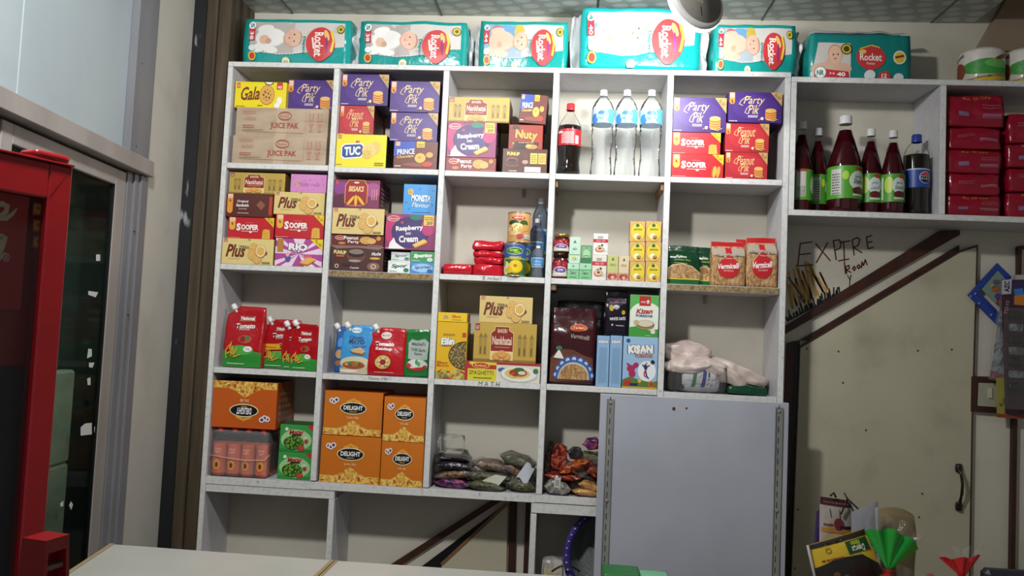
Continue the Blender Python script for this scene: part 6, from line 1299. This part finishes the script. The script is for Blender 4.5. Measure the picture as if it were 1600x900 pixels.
m = MB(); strip(m, (1581, 430), (1620, 428), (1620, 585), (1581, 600), .188, .192, '#b4b2b8'); strip(m, (1563, 480), (1582, 430), (1582, 600), (1547, 588), .186, .190, '#a8acb4'); strip(m, (1548, 578), (1575, 588), (1575, 596), (1547, 590), .1845, .1855, '#a85058')
for a_, b_ in (((1563, 505), (1574, 512)), ((1561, 537), (1572, 545)), ((1572, 535), (1560, 555))): strip(m, a_, b_, (b_[0], b_[1]+1.2), (a_[0], a_[1]+1.2), .185, .1855, '#a86a70')
rel(cb, m, 'printed_sheet'); m = MB(); strip(m, (1560, 470), (1585, 425), (1585, 602), (1544, 592), .1815, .183, 'bag_film'); rel(cb, m, 'clear_film')
ts = empty('toy_card_strip', 'dark strip of packaged small toys with a white lettered tab, hanging at the right edge', 'toy card', at(1580, 440, .17))
m = MB(); strip(m, (1565, 437), (1604, 437), (1600, 652), (1571, 646), .170, .173, '#3c1f2c'); strip(m, (1565.5, 438), (1581, 436), (1580, 459), (1565.5, 460), .1685, .1698, '#b8b8c4')
strip(m, (1582, 440), (1610, 440), (1610, 478), (1582, 478), .1685, .1698, '#332a5c'); strip(m, (1585, 462), (1610, 458), (1610, 478), (1585, 476), .167, .1682, '#c8782c'); strip(m, (1584, 452), (1598, 450), (1600, 460), (1586, 462), .1665, .1672, '#3c7ac0')
p = at(1573.5, 448, .168); f = Face(m, lambda u, v, o: (p.x-.0165+.033*u, .1683-o, p.z-.027+.054*v), .033, .054, 0, .0002); f.text('AZC', .5, .5, .8, .62, '#20202c', 90, 0, .04)
p = at(1573.5, 480, .168); f = Face(m, lambda u, v, o: (p.x-.0165+.033*u, .1698-o, p.z-.04+.08*v), .033, .08, 0, .0002); f.text('TOYS', .5, .5, .7, .4, '#a87c94', 80, .2, .02)
rel(ts, m, 'backing_card')
for i, y in enumerate((492, 512, 531, 549, 566, 585, 605)):
    q = at(1588, y, .155); m = MB(); soft(m, .055, .02, .032, '#151419 g' if i % 2 == 0 else '#8f8f98 g', (.5, .5, .5), 8, .004, 30, i); m.v = [(a+q.x, b+.158, c+q.z-.016) for a, b, c in m.v]; rel(ts, m, 'packed_toy', 'black toy lump' if i % 2 == 0 else 'silvery toy lump')
m = MB(); q = at(1586, 560, .14); m.grid(lambda u, v: (q.x+(u-.5)*.085, .143+.006*noise.noise(Vector((u*5, v*9, 3))), q.z+(v-.5)*.40), 8, 24, 'bag_film'); rel(ts, m, 'film_sleeve')
yc = empty('yellow_card', 'yellow card with dark script and red lower border, hanging lowest at right', 'card', at(1580, 625, .19))
m = MB(); strip(m, (1557, 590), (1612, 592), (1611, 652), (1558, 648), .176, .179, '#9a9440'); strip(m, (1558, 646), (1611, 650), (1611, 656), (1558, 652), .175, .178, '#8a3a24')
p = at(1577, 629, .175); f = Face(m, lambda u, v, o: (p.x-.04+.08*u, .1757-o, p.z-.02+.04*v), .08, .04, 0, .0002); f.text('\ufede\ufe8e\ufea7 \ufede\ufe8e\ufeac', .5, .5, .9, .8, '#20200f', 0, 0, .02); f.ell(.2, -.5, .1, .2, '#6a7a24'); f.ell(.7, -.45, .12, .2, '#6a7a24'); f.ell(.15, 1.4, .08, .3, '#4a5c20')
rel(yc, m, 'card')

# ------------------------------------------------------------------ counter goods at the lower right
ZC = .9004
def frontpack(name, label, cat, px, key, y, lean, thick=.02, art=None, group=None):
    q = [at(a, b, y) for a, b in px]; zb = min(p.z for p in q)
    return q
e = empty('snack_packet', 'yellow and black packet lying tilted with an upside-down green badge', 'packet', at(1318, 895, -.95))
def tiltquad(px, y, key, thick, n=12, nz=.004, seed=0):
    A, B, C_, D = [at(a, b, y) for a, b in px]     # bl, br, tr, tl
    def P(u, v): return A*(1-u)*(1-v)+B*u*(1-v)+C_*u*v+D*(1-u)*v
    m = MB()
    def fr(u, v):
        p = P(u, v); e_ = sin(pi*u)**.5*sin(pi*v)**.5 if 0 < u < 1 and 0 < v < 1 else 0; return (p.x, y-thick/2*e_+nz*noise.noise(Vector((u*5, v*5, seed)))*e_, max(p.z, ZC+.0006+.0001*v))
    def bk(u, v): p = fr(u, v); return (p[0], 2*y-p[1]+.0005, p[2])
    m.grid(fr, n, n, key); m.grid(lambda u, v: bk(1-u, v), n, n, key)
    return m, Face(m, lambda u, v, o: (fr(u, v)[0], fr(u, v)[1]-o, fr(u, v)[2]), (B-A).length, (D-A).length, .02, .0012)
m, f = tiltquad([(1280, 935), (1392, 925), (1350, 826), (1262, 852)], -.95, '#d2b02c g', .03, seed=1)
f.poly([(.0, .06), (.0, .56), (.4, .68), (.8, .66), (1, .46), (1, .30), (.6, .2)], '#1d1712'); f.poly([(.0, .92), (.0, 1), (1, 1), (1, .92), (.6, .97), (.3, .94)], '#2a1c14'); f.rect(.60, .70, .96, .90, '#1c4a24'); f.text('Dewan', .78, .76, .28, .08, '#d8dcc4', 180, .2, .03); f.text('Nimko', .76, .85, .2, .06, '#c8d034', 180, .2, .02); f.scrib(.15, .66, .5, .72, 5, '#8a3c1c'); f.ring(.3, .83, .05, .05, '#9a7c1c', .6)
for a, b, r_ in ((.2, .36, .04), (.32, .42, .05), (.45, .36, .04), (.3, .28, .04)): f.ell(a, b, r_, r_, '#6a4a34')
rel(e, m, 'packet_body'); m = MB(); m.tube([at(1262, 852, -.957), at(1281, 935, -.957)], .004, '#a8a49c', 8); rel(e, m, 'edge_seal', 'whitish crimped edge')
e2 = empty('hanging_packet', 'maroon-topped printed packet held by dark string, behind the yellow packet', 'packet', at(1305, 800, -.85))
m, f = tiltquad([(1279, 945), (1334, 945), (1329, 782), (1281, 775)], -.86, '#a8a098 g', .02, seed=2)
f.rect(0, .93, 1, 1, '#3c1418'); f.scrib(.1, .95, .9, .98, 6, '#7a5048'); f.rect(.05, .68, .98, .72, '#b07c2c'); f.ell(.58, .76, .16, .06, '#6a2c3c'); f.scrib(.1, .74, .5, .78, 3, '#8a3c1c'); f.ell(.5, .55, .5, .12, '#b09c7c'); f.line([(.3, .9), (.34, .82)], .02, '#241c1c'); f.line([(.6, .9), (.62, .8)], .02, '#241c1c'); f.rect(.6, .72, 1, .75, '#241a2c')
rel(e2, m, 'packet_body')
m = MB(); m.tube([at(1297, 775, -.872), at(1303, 770, -.874), at(1306, 777, -.872)], .003, '#14100e', 8); m.tube([at(1319, 770, -.872), at(1324, 779, -.874), at(1346, 800, -.874), at(1350, 805, -.874)], .0022, '#14100e', 8); m.tube([at(1324, 779, -.874), at(1314, 804, -.876)], .0022, '#14100e', 8); m.tube([at(1326, 781, -.874), at(1336, 806, -.876)], .0022, '#14100e', 8)
m.lathe([(.0001, -.004), (.005, 0), (.0001, .004)], '#14100e', 10, at(1348, 803, -.875), caps=False); rel(e2, m, 'string')
m, f = tiltquad([(1263, 945), (1284, 945), (1286, 790), (1276, 800)], -.84, '#3c2a5c g', .01, seed=9); o = m.build('purple_packet'); tag(o, 'narrow purple packet edge showing left of the maroon-topped packet', 'packet')
m, f = tiltquad([(1330, 945), (1378, 945), (1372, 783), (1330, 800)], -.88, '#8f9096 g', .03, seed=3); f.rect(.2, .6, .8, .75, '#5a5a6c'); f.ell(.5, .35, .3, .2, '#6c7486'); f.rect(.84, .1, .98, .95, '#c2c4cc'); o = m.build('grey_packet'); tag(o, 'greyish clear packet between the maroon-topped packet and the tan bag', 'packet')
m = MB(); q = at(1395, 835, -.82); hz = at(1395, 796, -.82).z-ZC; soft(m, .14, .08, hz, '#7a6c4c', (.7, .7, .5), 14, .006, 12, 6); m.v = [(a, b, c-min(p[2] for p in m.v)) for a, b, c in m.v]; o = m.build('tan_bag', None, (q.x, -.80, ZC+.0005)); tag(o, 'rounded tan paper bag behind the green wrapped bunch', 'bag')
# gathered cellophane bunches
def bunch(label, knot, left, top, right, y, c, c2, group, seed):
    K, L_, T, R2 = [at(*p, y) for p in (knot, left, top, right)]
    e = empty('wrapped_bunch', label, 'gift wrap', (K.x, y, ZC), group=group); m = MB()
    def fn(u, v):
        w = (1-u)*(1-u)*L_+2*u*(1-u)*(T*2-(L_+R2)*.5)+u*u*R2; p = K+(w-K)*(v**.8); pl = .006*v*sin(u*19+seed); return (p.x-e.location.x, pl-.02*v*sin(pi*u), p.z-ZC+.004*v*sin(u*17))
    m.grid(fn, 60, 8, c); o1 = m.build('coloured_sheet', e); o1['label'] = c2+' sheet'
    m = MB()
    def f2(u, v):
        w = (1-u)*(1-u)*L_+2*u*(1-u)*(T*2-(L_+R2)*.5)+u*u*R2; p = K+(w-K)*(v**.8)*1.18; pl = .006*v*sin(u*29+seed+2); return (p.x-e.location.x+.02*v, pl+.012+.02*v, p.z-ZC+.006*v*sin(u*21))
    m.grid(f2, 60, 8, 'bag_film'); m.build('clear_film', e)
    m = MB(); kz = K.z-ZC; m.lathe([(.035, 0), (.045, kz*.3), (.03, kz*.75), (.006, kz), (.014, kz+.006)], '#b81c24 g', 20, flute=lambda a, z: 1+.12*sin(a*7)); m.build('wrapped_body', e)
    return e
bunch('bright green cellophane bunch gathered at a knot, in front at the lower right', (1388, 893), (1352, 832), (1392, 826), (1437, 856), -1.0, '#0b9a2c g', 'green', 'cellophane bunches on the counter', 1)
bunch('bright red and pink cellophane bunch, right of the green one', (1505, 905), (1468, 872), (1500, 868), (1534, 866), -1.0, '#d2141c g', 'red', 'cellophane bunches on the counter', 2)
m = MB(); q = at(1475, 880, -.93); m.grid(lambda u, v: (q.x+(u-.5)*.13, -.93+.02*noise.noise(Vector((u*5, v*4, 3))), ZC+v*(.09+.03*sin(u*7))), 16, 8, '#c86a88 g'); o = m.build('pink_wrap'); tag(o, 'pink cellophane sheet standing behind the red bunch', 'wrap')
m = MB(); q = at(1450, 850, -.9); m.grid(lambda u, v: (q.x+(u-.5)*.16, -.9+.02*noise.noise(Vector((u*5, v*4, 7))), ZC+v*(.13-.05*u)), 16, 8, 'bag_film'); o = m.build('clear_wrap'); tag(o, 'clear cellophane standing between the green and red bunches', 'wrap')
m = MB(); q = at(1572, 890, -.9); m.grid(lambda u, v: (q.x+(u-.5)*.16, -.9+.02*noise.noise(Vector((u*5, v*4, 11))), ZC+v*(.09-.03*u)), 16, 8, 'bag_film'); o = m.build('clear_wrap'); tag(o, 'clear cellophane at the lower right corner past the red bunch', 'wrap')
m = MB(); q = at(1580, 893, -1.0); m.box(q.x-.07, q.x+.1, -1.02, -.98, ZC, q.z+.004, '#2a2836', .01); o = m.build('dark_box'); tag(o, 'dark violet box at the lower right corner of the picture', 'box')
# green tub
q = at(941, 888, -.95); q2_ = at(1046, 893, -.95); zt = q.z; wq = q2_.x-q.x
tb = empty('green_tub', 'green plastic tub top with a pale green lid end, on the counter before the board', 'tub', ((q.x+q2_.x)/2, -.95, ZC))
m = MB(); soft(m, wq*.56, .1, zt-ZC, '#12702c', (.12, .2, .12), 12); m.v = [(a-wq*.22, b, c) for a, b, c in m.v]; m.build('tub_body', tb)
m = MB(); soft(m, wq*.46, .09, (zt-ZC)*.93, '#6fc08e g', (.12, .2, .3), 12); m.v = [(a+wq*.27, b, c) for a, b, c in m.v]; o = m.build('lid', tb); o['label'] = 'pale green translucent lid'

# ------------------------------------------------------------------ red drinks fridge at the left
FS = .75; fa = CP+ray(115, 262)*(1.85*FS); fb_ = CP+ray(0, 237)*(1.70*FS)
fd = Vector((fb_.x-fa.x, fb_.y-fa.y, 0)).normalized(); fdn = Vector((-fd.y, fd.x, 0))
if fdn.dot(CP-fa) < 0: fdn = -fdn
FH = fa.z; FW = .56
fr_ = empty('drinks_fridge', 'tall red drinks fridge with a dark glass door at the left edge', 'fridge', (fa.x, fa.y, 0), (0, 0, math.atan2(-fd.y, -fd.x)))
# local: +x towards the far corner (ends at 0), -y faces the room
m = MB(); m.box(-FW+.002, -.004, .035, .36, .02, FH-.02, 'red_plastic', .006); m.box(-FW+.03, -.03, .05, .33, 0, .02, '#1a1a1c'); m.build('cabinet', fr_)
m = MB(); T_ = .041; D0, D1 = 0, .032
m.box(-T_, 0, D0, D1, .12, FH, 'red_plastic', .003).box(-FW, -FW+T_, D0, D1, .12, FH, 'red_plastic', .003).box(-FW+T_, -T_, D0, D1, FH-.062, FH, 'red_plastic', .003).box(-FW+T_, -T_, D0, D1, .12, .18, 'red_plastic', .003); f = flat(m, (-FW, D0, FH-.1), (1, 0, 0), (0, 0, 1), FW, .1, .0004); f.line([(1-T_/FW, .38), (.999, .999)], .003, '#6a1016'); m.build('door_frame', fr_)
m = MB(); m.box(-FW+T_, -T_, .012, .016, .18, FH-.062, 'fridge_glass', .0005); m.build('door_glass', fr_)
m = MB(); m.box(-FW+T_, -T_, .026, .0345, .18, FH-.35, 'dark_room', .001); m.build('dark_interior', fr_)
m = MB(); m.box(-FW+T_, -T_-.02, .019, .0255, FH-.255, FH-.062, '#b01a20', .0005); zz0 = FH-.255
p0 = (-T_-.25, .019, zz0); f = Face(m, lambda u, v, o: (-T_-.23+.23*u, .019-o, zz0+.193*v), .23, .193, 0, .0003)
m.build('sign_panel', fr_)['label'] = 'red sign panel with white script'
def local_from_px(x, y):
    """picture point on the sign panel plane, in fridge coordinates"""
    d = ray(x, y); n = fdn; P0 = fa; t = ((P0-CP).dot(n))/d.dot(n); p = CP+d*t; v = p-Vector((fa.x, fa.y, 0)); return v.dot(-fd), p.z
sg = MB()
def ink(pts, w, key='#d8c4b0'):
    q = [local_from_px(x, y) for x, y in pts]; n = len(q); L = []; Rr = []
    for i in range(n):
        a = q[max(0, i-1)]; b = q[min(n-1, i+1)]; dx, dz = b[0]-a[0], b[1]-a[1]; l = sqrt(dx*dx+dz*dz) or 1; ww = w[i] if isinstance(w, (list, tuple)) else w
        L.append((q[i][0]-dz/l*ww, .0183, q[i][1]+dx/l*ww)); Rr.append((q[i][0]+dz/l*ww, .0183, q[i][1]-dx/l*ww))
    sg.add(L+Rr, [(i, i+1, n+i+1, n+i) for i in range(n-1)], key)
ink([(0, 326), (6, 320), (14, 318), (22, 322), (20, 330), (12, 337), (10, 341), (20, 341), (30, 334), (37, 325)], [.003, .004, .005, .005, .004, .004, .004, .004, .003, .001])
ink([(0, 340), (8, 342)], .004); ink([(1, 354), (6, 346), (10, 340)], .002)
ink([(16, 370), (8, 368), (2, 375), (-4, 390)], [.005, .004, .004, .003]); ink([(18, 368), (12, 386), (4, 400), (0, 408)], [.005, .006, .006, .005]); ink([(4, 404), (10, 404), (18, 394)], [.004, .003, .001]); ink([(0, 378), (8, 372)], .003)
ink([(20+5.2*cos(a*pi/8), 402+6*sin(a*pi/8)) for a in range(17)], .0008); 
ink([(18.5, 406), (18.5, 398.5), (21, 398.5), (22, 400), (21, 402), (18.5, 402)], .0008); ink([(20, 402), (22, 406)], .0008)
for i, y in enumerate((326, 352, 378)):
    a, b = local_from_px(63, y-10), local_from_px(77, y+11); sg.add([(a[0], .0186, b[1]), (b[0], .0186, b[1]), (b[0], .0186, a[1]), (a[0], .0186, a[1])], [(0, 1, 2, 3)], '#b8641c'); ink([(70+5*cos(t*pi/5), y+6*sin(t*pi/5)) for t in range(11)], .0012, '#e0a03c'); ink([(67, y+2), (70, y+5), (73, y+1)], .001, '#e0a03c')
sg.build('sign_lettering', fr_)['label'] = 'off-white flowing script on the red sign'
m = MB(); m.box(-.30, .0, -.004, .05, FH+.0005, FH+.004, 'red_plastic', .001); soft(m2 := MB(), .07, .05, .014, 'red_plastic', (.5, .5, .3), 10); m2.v = [(a-.04, b+.02, c+FH+.004) for a, b, c in m2.v]; m2.build('hinge_cover', fr_); m.build('top_strip', fr_)
m = MB()
for i in range(14):
    m.box(-FW+T_+.012, -FW+T_+.020, .0175, .0185, .3+i*.09, .33+i*.09, '#5a5a66', .0003)
m.build('shelf_clip', fr_)
# red tapered holder on the counter
d = .95/1.25; P_ = [CP+ray(x, y)*(.95*1.0) for x, y in [(47, 838), (70, 828), (101, 836), (72, 847)]]
cx_ = sum(p.x for p in P_)/4; cy_ = sum(p.y for p in P_)/4; zt = sum(p.z for p in P_)/4
hl = empty('red_holder', 'red tapered plastic holder with a slotted hollow face, standing in the lower left corner', 'holder', (cx_, cy_, ZC), (0, 0, radians(-11)))
m = MB(); H_ = zt-ZC-.004; a = .0175; b = .028
def tp(s0, s1, z0, z1, y0=-1, y1=1, x0=-1, x1=1):
    m.add([(x*s, y*s, z) for z, s in ((z0, s0), (z1, s1)) for x, y in ((x0, y0), (x1, y0), (x1, y1), (x0, y1))], [(0, 3, 2, 1), (4, 5, 6, 7), (0, 1, 5, 4), (1, 2, 6, 5), (2, 3, 7, 6), (3, 0, 4, 7)], 'red_plastic')
tp(b*1.25, a, 0, H_, -1, 1, -1, .1); tp(b*1.25, a, 0, H_, .72, 1, .1, 1); tp(b*1.25, a, 0, H_, -1, -.72, .1, 1); tp(a*1.02, a, H_-.012, H_+.004)
m.build('shell', hl); m = MB(); m.box(.002, .016, -.013, .013, H_-.034, H_-.028, '#7a5c50', .0008); m.build('inner_ledge', hl)
